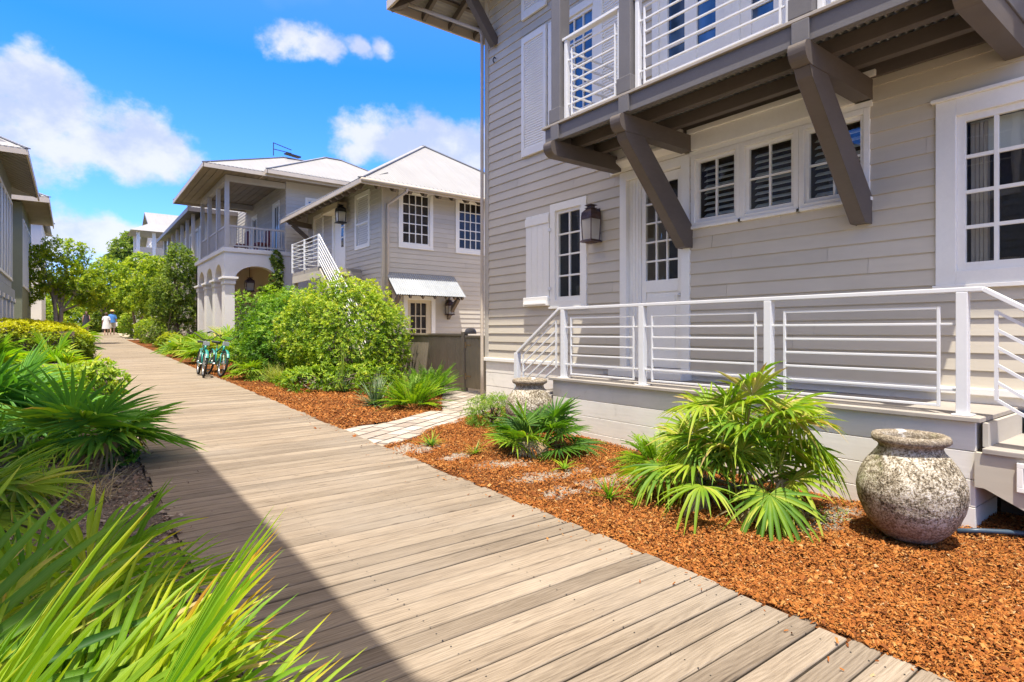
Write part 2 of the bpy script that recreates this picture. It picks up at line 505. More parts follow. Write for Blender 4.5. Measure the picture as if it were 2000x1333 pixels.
def urn_mat():
    m, T, b = base_mat('lichen_stone')
    oc = T.add('ShaderNodeTexCoord').outputs['Object']
    sp = T.math('ADD', T.math('MULTIPLY', T.noise(oc, 85, 4, 0.7), 0.62), T.math('MULTIPLY', T.noise(oc, 34, 4, 0.6), 0.38))
    mid = T.noise(oc, 7, 5, 0.65)
    big = T.noise(T.mapping(oc, (1, 1, 1), (1.7, .4, .2)), 3.2, 3, 0.55)
    k = T.math('ADD', T.math('MULTIPLY', sp, 0.85), T.math('MULTIPLY', mid, 0.25))
    c = T.ramp(k, [(0.46, (0.06, 0.048, 0.033)), (0.515, (0.18, 0.145, 0.095)), (0.56, (0.36, 0.30, 0.21)), (0.615, (0.58, 0.52, 0.41)), (0.71, (0.73, 0.68, 0.58))])
    # brown algae low down and on the lip, pale lichen patches, a little moss
    sep = T.add('ShaderNodeSeparateXYZ')
    T.l.new(oc, sep.inputs[0])
    low = T.smooth(T.math('ADD', sep.outputs[2], T.math('MULTIPLY', big, 0.25)), 0.42, 0.16)
    c = T.mix(T.math('MULTIPLY', low, 0.55), c, T.mix(sp, (0.11, 0.06, 0.04), (0.42, 0.29, 0.20)))
    rim = T.smooth(sep.outputs[2], 0.60, 0.66)
    c = T.mix(T.math('MULTIPLY', rim, 0.55), c, T.mix(sp, (0.12, 0.09, 0.06), (0.40, 0.32, 0.23)))
    moss = T.smooth(T.noise(T.mapping(oc, (1, 1, 1), (5, 2, 9)), 4.0, 4, 0.6), 0.56, 0.7)
    c = T.mix(T.math('MULTIPLY', moss, 0.4), c, (0.30, 0.31, 0.13))
    li = T.smooth(T.noise(T.mapping(oc, (1, 1, 1), (2, 7, 3)), 5.0, 6, 0.7), 0.62, 0.68)
    c = T.mix(T.math('MULTIPLY', li, 0.7), c, (0.76, 0.72, 0.66))
    T.l.new(c, b.inputs['Base Color'])
    b.inputs['Roughness'].default_value = 0.95
    b.inputs['Specular IOR Level'].default_value = 0.1
    bump(T, b, T.math('ADD', sp, T.math('MULTIPLY', mid, .6)), 0.9, 0.02)


urn_mat()

# ------------------------------------------------------------------ object helpers
ROOT = {}


def props(o, label=None, cat=None, group=None, kind=None):
    if label:
        o['label'] = label
    if cat:
        o['category'] = cat
    if group:
        o['group'] = group
    if kind:
        o['kind'] = kind
    return o


def thing(name, label, cat, loc=(0, 0, 0), group=None):
    o = bpy.data.objects.new(name, None)
    o.empty_display_size = 0.2
    COL.objects.link(o)
    o.location = loc
    ROOT[o.name] = Vector(loc)
    return props(o, label, cat, group)


def link_mesh(name, me, parent=None, loc=None):
    o = bpy.data.objects.new(name, me)
    COL.objects.link(o)
    if parent is not None:
        o.parent = parent
        ROOT[o.name] = ROOT[parent.name]
    else:
        ROOT[o.name] = Vector(loc or (0, 0, 0))
        o.location = ROOT[o.name]
    return o


def np_mesh(name, verts, quads, mat, parent=None, var=None, loc=None, smooth=False):
    """mesh object from numpy arrays: verts (N,3) in world space, quads (M,3 or 4), var (N,)"""
    verts = np.asarray(verts, dtype=np.float32)
    quads = np.asarray(quads, dtype=np.int32)
    off = ROOT[parent.name] if parent is not None else Vector(loc or (0, 0, 0))
    verts = verts-np.array(off, dtype=np.float32)
    me = bpy.data.meshes.new(name)
    me.vertices.add(len(verts))
    me.vertices.foreach_set('co', verts.ravel())
    k = quads.shape[1]
    me.loops.add(quads.size)
    me.loops.foreach_set('vertex_index', quads.ravel())
    me.polygons.add(len(quads))
    me.polygons.foreach_set('loop_start', np.arange(0, quads.size, k, dtype=np.int32))
    if smooth:
        me.polygons.foreach_set('use_smooth', np.ones(len(quads), dtype=bool))
    if var is not None:
        var = np.asarray(var, dtype=np.float32)
        if var.ndim == 2:
            a = me.attributes.new('across', 'FLOAT', 'POINT')
            a.data.foreach_set('value', np.ascontiguousarray(var[:, 1]))
            var = np.ascontiguousarray(var[:, 0])
        a = me.attributes.new('var', 'FLOAT', 'POINT')
        a.data.foreach_set('value', var)
    me.update(calc_edges=True)
    me.materials.append(MATS[mat])
    return link_mesh(name, me, parent, loc)


class MB:
    """collects boxes, bars, prisms and tubes in world space; build() links them as ONE mesh object"""
    def __init__(s):
        s.v = []
        s.f = []
        s.a = []

    def addv(s, pts, a=0.0):
        n = len(s.v)
        s.v += [tuple(p) for p in pts]
        s.a += [a]*len(pts)
        return n

    def quad(s, p0, p1, p2, p3, a=0.0):
        n = s.addv((p0, p1, p2, p3), a)
        s.f.append((n, n+1, n+2, n+3))

    def poly(s, pts, a=0.0):
        n = s.addv(pts, a)
        s.f.append(tuple(range(n, n+len(pts))))

    def hexa(s, p, a=0.0):
        """8 points: 4 of the bottom ring, 4 of the top ring"""
        n = s.addv(p, a)
        for q in ((0, 3, 2, 1), (4, 5, 6, 7), (0, 1, 5, 4), (1, 2, 6, 5), (2, 3, 7, 6), (3, 0, 4, 7)):
            s.f.append(tuple(n+i for i in q))

    def box(s, x0, x1, y0, y1, z0, z1, a=0.0):
        s.hexa([(x0, y0, z0), (x1, y0, z0), (x1, y1, z0), (x0, y1, z0), (x0, y0, z1), (x1, y0, z1), (x1, y1, z1), (x0, y1, z1)], a)

    def fbox(s, F, s0, s1, n0, n1, z0, z1, a=0.0):
        """box in a wall's frame: along the wall, out of the wall, up"""
        s.hexa([F(s0, n0, z0), F(s1, n0, z0), F(s1, n1, z0), F(s0, n1, z0), F(s0, n0, z1), F(s1, n0, z1), F(s1, n1, z1), F(s0, n1, z1)], a)

    def bar(s, p, q, w, h, up=(0, 0, 1), a=0.0):
        p = Vector(p)
        q = Vector(q)
        d = (q-p).normalized()
        up = Vector(up)
        sd = d.cross(up)
        if sd.length < 1e-4:
            sd = d.cross(Vector((0, 1, 0)))
        sd.normalize()
        u = sd.cross(d).normalized()
        A = sd*w/2
        B = u*h/2
        s.hexa([p-A-B, p+A-B, p+A+B, p-A+B, q-A-B, q+A-B, q+A+B, q-A+B], a)

    def prism(s, pts, vec, a=0.0):
        """closed outline pushed along a vector"""
        vec = Vector(vec)
        n = len(pts)
        i = s.addv(list(pts)+[Vector(p)+vec for p in pts], a)
        s.f.append(tuple(range(i, i+n)))
        s.f.append(tuple(range(i+2*n-1, i+n-1, -1)))
        for k in range(n):
            j = (k+1) % n
            s.f.append((i+k, i+j, i+n+j, i+n+k))

    def tube(s, pts, r, seg=8, cap=True, a=0.0):
        pts = [Vector(p) for p in pts]
        n = len(pts)
        rr = r if isinstance(r, (list, tuple)) else [r]*n
        rings = []
        ref = None
        for i, p in enumerate(pts):
            d = (pts[min(i+1, n-1)]-pts[max(i-1, 0)]).normalized()
            if ref is None:
                ref = d.orthogonal().normalized()
            else:
                ref = (ref-d*ref.dot(d))
                ref = ref.normalized() if ref.length > 1e-5 else d.orthogonal().normalized()
            b = d.cross(ref)
            rings.append(s.addv([p+(ref*math.cos(2*PI*k/seg)+b*math.sin(2*PI*k/seg))*rr[i] for k in range(seg)], a))
        for i in range(n-1):
            for k in range(seg):
                j = (k+1) % seg
                s.f.append((rings[i]+k, rings[i]+j, rings[i+1]+j, rings[i+1]+k))
        if cap:
            s.f.append(tuple(rings[0]+k for k in range(seg))[::-1])
            s.f.append(tuple(rings[-1]+k for k in range(seg)))

    def lathe(s, c, prof, seg=32, a=0.0):
        c = Vector(c)
        rings = [s.addv([c+Vector((r*math.cos(2*PI*k/seg), r*math.sin(2*PI*k/seg), z)) for k in range(seg)], a) for r, z in prof]
        for i in range(len(prof)-1):
            for k in range(seg):
                j = (k+1) % seg
                s.f.append((rings[i]+k, rings[i]+j, rings[i+1]+j, rings[i+1]+k))
        s.f.append(tuple(rings[0]+k for k in range(seg))[::-1])
        s.f.append(tuple(rings[-1]+k for k in range(seg)))

    def build(s, name, mat, parent=None, label=None, bevel=0, smooth=False, loc=None, var=False):
        off = ROOT[parent.name] if parent is not None else Vector(loc or (0, 0, 0))
        me = bpy.data.meshes.new(name)
        me.from_pydata([(p[0]-off.x, p[1]-off.y, p[2]-off.z) for p in s.v], [], s.f)
        me.materials.append(MATS[mat])
        if var:
            at = me.attributes.new('var', 'FLOAT', 'POINT')
            at.data.foreach_set('value', np.array(s.a, dtype=np.float32))
        if smooth:
            me.polygons.foreach_set('use_smooth', np.ones(len(me.polygons), dtype=bool))
        me.update()
        o = link_mesh(name, me, parent, loc)
        if label:
            o['label'] = label
        if bevel:
            b = o.modifiers.new('bevel', 'BEVEL')
            b.width = bevel
            b.segments = 2
            b.limit_method = 'ANGLE'
        return o


def frame(o, al, out):
    """wall frame: F(along, outward, z)"""
    ox, oy = o
    return lambda s, n, z: (ox+al[0]*s+out[0]*n, oy+al[1]*s+out[1]*n, z)


def siding(mb, F, L, z0, z1, expo, holes=(), lap=0.018):
    """lapped clapboards with openings (s0,s1,z0,z1) left free"""
    k = 0
    while z0+k*expo < z1-1e-4:
        za = z0+k*expo
        zb = min(za+expo, z1)
        k += 1
        cuts = sorted({za, zb} | {z for h in holes for z in (h[2], h[3]) if za+1e-4 < z < zb-1e-4})
        # boards of uneven length, butted together
        rj = random.Random(k*7+int(L*10))
        js = [0.0]
        while js[-1] < L:
            js.append(min(L, js[-1]+rj.uniform(2.2, 4.2)))
        tones = [rj.random() for _ in js]
        for a, b in zip(cuts, cuts[1:]):
            mid = (a+b)/2
            iv = [(0.0, L)]
            for h in holes:
                if h[2] < mid < h[3]:
                    new = []
                    for p, q in iv:
                        if h[1] <= p or h[0] >= q:
                            new.append((p, q))
                        else:
                            if h[0] > p:
                                new.append((p, h[0]))
                            if h[1] < q:
                                new.append((h[1], q))
                    iv = new
            na = lap*(1-(a-za)/expo)+.003
            nb = lap*(1-(b-za)/expo)+.003
            for p0, q0 in iv:
                for i in range(len(js)-1):
                    p, q = max(p0, js[i]), min(q0, js[i+1])
                    if q-p < .004:
                        continue
                    if q == js[i+1] and q < L:
                        q -= .003
                    mb.quad(F(p, na, a), F(q, na, a), F(q, nb, b), F(p, nb, b), tones[i])
                    if a == za:
                        mb.quad(F(p, 0, a), F(q, 0, a), F(q, na, a), F(p, na, a), tones[i])


def gz(y):
    """height of the ground and the boardwalk, which climb gently away from the viewer"""
    if y < 45:
        return 0.0197*y
    if y < 57:
        return 0.8865+0.04*(y-45)
    return 1.3665


def window(parent, F, s0, s1, z0, z1, cols, rows, casing=.10, sash=.05, mun=.022, glass='glass_dark', name='window', cmat='white_paint',
           head=0.0, deep=0.0, label=None, bevel=0.004, gaps=None):
    """cased window: casing proud of the wall, sash with glazing bars, one pane behind; s0..z1 = outside of the casing"""
    c = MB()
    P = .035
    c.fbox(F, s0, s0+casing, -.06, P, z0, z1)
    c.fbox(F, s1-casing, s1, -.06, P, z0, z1)
    c.fbox(F, s0+casing, s1-casing, -.06, P, z1-casing, z1)
    c.fbox(F, s0+casing, s1-casing, -.06, P, z0, z0+casing*.8)
    c.fbox(F, s0-.02, s1+.02, -.02, P+.02, z0-.035, z0)
    if head:
        c.fbox(F, s0-.03, s1+.03, -.02, P+.03, z1, z1+head)
    w = c.build(name, cmat, parent, label, bevel=bevel)
    a0, a1, b0, b1 = s0+casing, s1-casing, z0+casing*.8, z1-casing
    m = MB()
    N0, N1 = -.045, .0
    m.fbox(F, a0, a0+sash, N0, N1, b0, b1)
    m.fbox(F, a1-sash, a1, N0, N1, b0, b1)
    m.fbox(F, a0+sash, a1-sash, N0, N1, b0, b0+sash*1.2)
    m.fbox(F, a0+sash, a1-sash, N0, N1, b1-sash, b1)
    g0, g1, h0, h1 = a0+sash, a1-sash, b0+sash*1.2, b1-sash
    for i in range(1, cols):
        s = g0+(g1-g0)*i/cols
        m.fbox(F, s-mun/2, s+mun/2, N0+.005, N1-.008, h0, h1)
    for i in range(1, rows):
        z = h0+(h1-h0)*i/rows
        m.fbox(F, g0, g1, N0+.007, N1-.010, z-mun/2, z+mun/2)
    m.build('sash', cmat, w, bevel=bevel*.6)
    g = MB()
    g.quad(F(g0, -.03, h0), F(g1, -.03, h0), F(g1, -.03, h1), F(g0, -.03, h1))
    g.build('pane', glass, w)
    if deep:
        r = MB()
        D = -.06-deep
        e = .012
        r.quad(F(a0+e, D, b0), F(a1-e, D, b0), F(a1-e, D, b1), F(a0+e, D, b1))
        r.quad(F(a0+e, D, b0), F(a0+e, -.062, b0), F(a0+e, -.062, b1), F(a0+e, D, b1))
        r.quad(F(a1-e, D, b0), F(a1-e, -.062, b0), F(a1-e, -.062, b1), F(a1-e, D, b1))
        r.quad(F(a0+e, D, b0+e), F(a1-e, D, b0+e), F(a1-e, -.062, b0+e), F(a0+e, -.062, b0+e))
        r.quad(F(a0+e, D, b1-e), F(a1-e, D, b1-e), F(a1-e, -.062, b1-e), F(a0+e, -.062, b1-e))
        r.build('room', 'dark_room', w)
    return w, (g0, g1, h0, h1)


def slats(parent, F, s0, s1, z0, z1, step, n, w, tilt, mat, name='louvre', t=.006):
    m = MB()
    k = int((z1-z0)/step)
    for i in range(k):
        z = z0+(i+.5)*step
        dz = w/2*math.sin(tilt)
        dn = w/2*math.cos(tilt)
        m.hexa([F(s0, n-dn, z+dz-t), F(s1, n-dn, z+dz-t), F(s1, n+dn, z-dz-t), F(s0, n+dn, z-dz-t),
                F(s0, n-dn, z+dz), F(s1, n-dn, z+dz), F(s1, n+dn, z-dz), F(s0, n+dn, z-dz)])
    return m.build(name, mat, parent)


def corrugated(mb, P0, U, V, lu, lv, wl=.07, amp=.011, per=4):
    """corrugated sheet: waves along U, ridges along V"""
    P0, U, V = Vector(P0), Vector(U).normalized(), Vector(V).normalized()
    N = U.cross(V).normalized()
    n = int(lu/wl*per)
    pr = None
    for i in range(n+1):
        u = lu*i/n
        d = N*amp*math.sin(2*PI*u/wl)
        a = P0+U*u+d
        b = a+V*lv
        if pr:
            mb.quad(pr[0], a, b, pr[1])
        pr = (a, b)


# ------------------------------------------------------------------ ground, boardwalk, path, beds
def grid_sheet(name, xs, ys, zf, mat, kind, label=None):
    X, Y = np.meshgrid(np.array(xs), np.array(ys), indexing='ij')
    Z = zf(X, Y)
    nx, ny = X.shape
    idx = np.arange(nx*ny).reshape(nx, ny)
    q = np.stack([idx[:-1, :-1], idx[1:, :-1], idx[1:, 1:], idx[:-1, 1:]], -1).reshape(-1, 4)
    o = np_mesh(name, np.stack([X, Y, Z], -1).reshape(-1, 3), q, mat, smooth=True)
    props(o, label, kind=kind)
    return o


GZ = np.vectorize(gz)
grid_sheet('ground', [-400, -150, -60, -30, -15, -6, 0, 6, 15, 30, 60, 150, 400],
           [-60, -20, -5, 0, 10, 20, 30, 40, 45, 48, 51, 54, 57, 60, 70, 100, 200, 500, 900], lambda X, Y: GZ(Y)-.07, 'sandy_ground', 'structure')

RB = random.Random(3)
BX0, BX1 = 0.56, 2.88


def build_boardwalk():
    mb = MB()
    y = -4.0
    while y < 60:
        w = RB.uniform(.122, .134) if y < 30 else 0.285
        g = RB.uniform(.005, .011) if y < 30 else 0.016
        if y > 30 and RB.random() < .1:
            g = .02
        e0, e1 = RB.uniform(-.018, .018), RB.uniform(-.022, .022)
        dz = RB.uniform(-.0015, .0015)
        z0, z1 = gz(y)+dz, gz(y+w)+dz+RB.uniform(-.001, .001)
        x0, x1 = BX0+e0, BX1+e1
        sk = RB.uniform(-.002, .002)
        a = RB.random()
        # rounded long edges
        r = .006
        pr = [(y+.0, z0-.035), (y, z0-r), (y+r, z0), (y+w-r, z1), (y+w, z1-r), (y+w, z1-.035)]
        n = mb.addv([(x0, p, q) for p, q in pr]+[(x1, p+sk, q) for p, q in pr], a)
        for i in range(5):
            mb.f.append((n+i, n+i+6, n+i+7, n+i+1))
        mb.f.append(tuple(n+i for i in range(6)))
        mb.f.append(tuple(n+6+i for i in range(5, -1, -1)))
        y += w+g
    o = mb.build('boardwalk', 'weathered_boards', var=True)
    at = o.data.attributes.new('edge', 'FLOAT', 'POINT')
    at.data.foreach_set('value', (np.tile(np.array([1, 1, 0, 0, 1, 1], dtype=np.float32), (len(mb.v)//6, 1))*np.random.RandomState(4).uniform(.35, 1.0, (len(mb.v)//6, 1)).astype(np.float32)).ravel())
    props(o, kind='structure')
    b = MB()
    for x in (BX0+.10, 1.35, 2.1, BX1-.12):
        for i in range(21):
            ya, yb = -4+i*3.0, -4+(i+1)*3.0
            b.hexa([(x-.02, ya, gz(ya)-.16), (x+.02, ya, gz(ya)-.16), (x+.02, yb, gz(yb)-.16), (x-.02, yb, gz(yb)-.16),
                    (x-.02, ya, gz(ya)-.040), (x+.02, ya, gz(ya)-.040), (x+.02, yb, gz(yb)-.040), (x-.02, yb, gz(yb)-.040)])
    b.build('joist', 'rafter_brown', o)
    s = MB()
    y = -1.0
    k = 0
    while y < 14:
        for x in (BX0+.10, 1.35, 2.1, BX1-.12):
            for d in (.03, .10):
                c = (x+RB.uniform(-.008, .008), y+d+RB.uniform(-.004, .004))
                z = gz(c[1])+.0022
                s.poly([(c[0]+.0042*math.cos(t*PI/3), c[1]+.0042*math.sin(t*PI/3), z) for t in range(6)])
        y += .1355
    s.build('screw', 'black_iron', o)['kind'] = 'stuff'


build_boardwalk()


def bed_height(x, y):
    return gz(y)-.022+.018*math.sin(x*2.3+1)*math.sin(y*1.7)+.012*math.sin(x*5.1+y*3.7)


def path_z(x, y):
    return gz(y)-.012


def in_poly(x, y, P):
    c = False
    j = len(P)-1
    for i in range(len(P)):
        if (P[i][1] > y) != (P[j][1] > y) and x < (P[j][0]-P[i][0])*(y-P[i][1])/(P[j][1]-P[i][1])+P[i][0]:
            c = not c
        j = i
    return c


PATH = [(2.86, 6.28), (4.62, 7.35), (5.4, 7.75), (6.17, 8.0), (6.17, 8.95), (6.7, 9.0), (6.7, 11.3), (6.0, 10.2), (4.9, 8.35), (2.86, 7.52)]
BED_A = [(2.87, -3.5), (2.87, 6.30), (4.62, 7.37), (5.4, 7.77), (6.19, 8.02), (6.19, -3.5)]
BED_B = [(2.87, 7.50), (2.87, 20.0), (2.87, 46.0), (4.2, 46.0), (7.4, 30), (7.4, 17), (6.62, 16.4), (6.62, 11.3), (6.0, 10.22), (4.9, 8.37)]
BED_L = [(.57, -2), (.57, 30.0), (-8, 30), (-8, -2)]


def bed(name, P, mat, zf, step, xr, yr, dz=0.0, var=None):
    """dense little sheet cut to an outline"""
    xs = np.arange(xr[0], xr[1]+step, step)
    ys = np.arange(yr[0], yr[1]+step, step)
    verts, idx, faces = [], {}, []

    def vid(i, j):
        if (i, j) not in idx:
            x, y = xs[i], ys[j]
            idx[(i, j)] = len(verts)
            verts.append((x, y, zf(x, y)+dz))
        return idx[(i, j)]
    for i in range(len(xs)-1):
        for j in range(len(ys)-1):
            if in_poly(xs[i]+step/2, ys[j]+step/2, P):
                faces.append((vid(i, j), vid(i+1, j), vid(i+1, j+1), vid(i, j+1)))
    o = np_mesh(name, verts, faces, mat, smooth=True, var=[var(v[0], v[1]) for v in verts] if var else None)
    props(o, kind='structure')
    return o


SAND = ((3.15, 6.05, .35, .22), (3.55, 4.85, .30, .16), (3.75, 4.25, .5, .14), (4.1, 3.75, .42, .18), (3.45, 4.2, .25, .12), (4.55, 3.6, .35, .15), (4.6, 2.05, .4, .14), (3.3, 5.4, .2, .12), (3.4, 3.75, .2, .10))


def sandy(x, y):
    return max(max(0, 1.0-.52*math.hypot((x-sx)/rx, (y-sy)/ry)) for sx, sy, rx, ry in SAND)


bed('mulch_bed', BED_A, 'mulch_soil', bed_height, .07, (2.85, 6.2), (-3.5, 8.05), 0, sandy)
bed('mulch_bed', BED_B, 'mulch_soil', bed_height, .14, (2.85, 7.5), (7.4, 46))
bed('planting_bed', BED_L, 'litter_soil', bed_height, .14, (-8, .57), (-2, 30))


def build_pavers():
    rp = random.Random(8)
    mb = MB()
    # base sheet of joint sand
    s = MB()
    s.poly([(x, y, path_z(x, y)-.02) for x, y in PATH])
    o = s.build('path', 'white_sand')
    props(o, kind='structure')
    ang = math.radians(31)
    ca, sa = math.cos(ang), math.sin(ang)
    du, dv = .33, .225
    for i in range(-8, 40):
        for j in range(-30, 45):
            u = i*du+(j % 2)*du/2
            v = j*dv
            x = 2.9+u*ca-v*sa
            y = 6.9+u*sa+v*ca
            if not in_poly(x, y, PATH):
                continue
            g = .009
            z = path_z(x, y)+rp.uniform(-.002, .002)
            pts = []
            for (a, b) in ((-du/2+g, -dv/2+g), (du/2-g, -dv/2+g), (du/2-g, dv/2-g), (-du/2+g, dv/2-g)):
                pts.append((x+a*ca-b*sa, y+a*sa+b*ca))
            mb.hexa([(p[0], p[1], z-.05) for p in pts]+[(p[0], p[1], z) for p in pts], rp.random())
    m = mb.build('paver', 'paver_stone', o, var=True)
    m['kind'] = 'stuff'


build_pavers()


def chips(name, P, n, zf, mat, size, xr, yr, seed, label, sparse=None, lift=.006, tilt=.5, dens=None):
    """loose chips lying on a bed: thin little wedges turned every way"""
    rs = np.random.RandomState(seed)
    pts = []
    while len(pts) < n:
        x = rs.uniform(*xr)
        y = rs.uniform(*yr)
        if dens is not None and rs.rand() > dens(x, y):
            continue
        if in_poly(x, y, P) and not (sparse and rs.rand() < sparse(x, y)):
            pts.append((x, y, zf(x, y)+rs.uniform(0, .018)+lift))
    c = np.array(pts)
    N = len(c)
    yaw = rs.uniform(0, 2*PI, N)
    L = size*rs.lognormal(0, .45, N)
    W = L*rs.uniform(.25, .6, N)
    th = rs.uniform(.002, .006, N)
    d = np.stack([np.cos(yaw), np.sin(yaw), rs.normal(0, tilt, N)], 1)
    d /= np.linalg.norm(d, axis=1)[:, None]
    s = np.stack([-np.sin(yaw), np.cos(yaw), rs.normal(0, tilt, N)], 1)
    s -= d*(s*d).sum(1)[:, None]
    s /= np.linalg.norm(s, axis=1)[:, None]
    u = np.cross(d, s)
    u[u[:, 2] < 0] *= -1
    A, B, Cc = d*(L/2)[:, None], s*(W/2)[:, None], u*th[:, None]
    k = rs.uniform(.3, 1, N)[:, None]
    # a flat-topped shard: four base corners, two ridge points
    v = np.stack([c-A-B, c+A*.8-B*k, c+A+B*k, c-A*.9+B, c-A*.6+Cc, c+A*.6+Cc], 1).reshape(-1, 3)
    base = (np.arange(N)*6)[:, None, None]
    f = (np.array([[0, 1, 5, 4], [2, 3, 4, 5], [1, 2, 5, 5], [3, 0, 4, 4]])[None]+base).reshape(-1, 4)
    f = f[[i for i in range(len(f)) if i % 4 < 2]]
    var = np.repeat(np.clip(rs.beta(2, 2.2, N), 0, 1), 6)
    o = np_mesh(name, v, f, mat, var=var)
    props(o, label, 'mulch', kind='stuff')
    return o


def sand_patch(x, y):
    """where the chips lie thin and sand shows through"""
    v = math.sin(x*2.1+.6)*math.sin(y*1.35+2.2)+.5*math.sin(x*4.7+y*2.9)
    near = math.exp(-((y-4.3)/1.3)**2)
    s = sandy(x, y)+.35*math.sin(x*13+y*7)*math.sin(y*19-x*5)
    if s > .25:
        return min(.78, .30+.55*s)
    return .6 if (v > .42 and near > .35) else 0.0


chips('bark_mulch', BED_A, 140000, bed_height, 'bark_chip', .018, (2.87, 6.2), (.2, 8.0), 1, 'loose orange bark chips covering the bed between boardwalk and porch', sand_patch,
      dens=lambda x, y: min(1.0, (2.6/max(.9, math.hypot(x, y)-.6))**1.5+.22))
chips('bark_mulch', BED_B, 40000, bed_height, 'bark_chip', .027, (2.87, 7.5), (7.5, 22), 2, 'loose orange bark chips spread under the shrubs beyond the paver path',
      dens=lambda x, y: 1.0 if y < 13 else .35)
chips('leaf_litter', BED_L, 26000, bed_height, 'dry_litter', .026, (-2.5, .57), (.8, 9), 5, 'dry grey brown leaf litter along the shaded boardwalk edge', None, .003, .35)

chips('bark_mulch', [(2.15, .5), (2.15, 9), (2.88, 9), (2.88, .5)], 150, lambda x, y: gz(y)-.004, 'bark_chip', .022, (2.15, 2.88), (.5, 9), 9, 'few bark chips strayed onto the right edge of the boardwalk',
      dens=lambda x, y: max(0, (x-2.15)/.73)**4)
chips('leaf_litter', [(.57, 1), (.57, 9), (1.1, 9), (1.1, 1)], 70, lambda x, y: gz(y)-.004, 'dry_litter', .022, (.57, 1.1), (1, 9), 10, 'few dry leaf bits on the shaded left edge of the boardwalk',
      dens=lambda x, y: max(0, (1.1-x)/.53)**3)


# ------------------------------------------------------------------ the grey house with balcony and porch
WX, WY1 = 6.2, 8.93
house = thing('house', 'tall grey clapboard house with bracketed balcony and white railed porch beside the boardwalk', 'house', (6.2, 4.0, 0.05))
Fm = frame((WX, -3.0), (0, 1), (-1, 0))


def S(y):
    return y+3.0


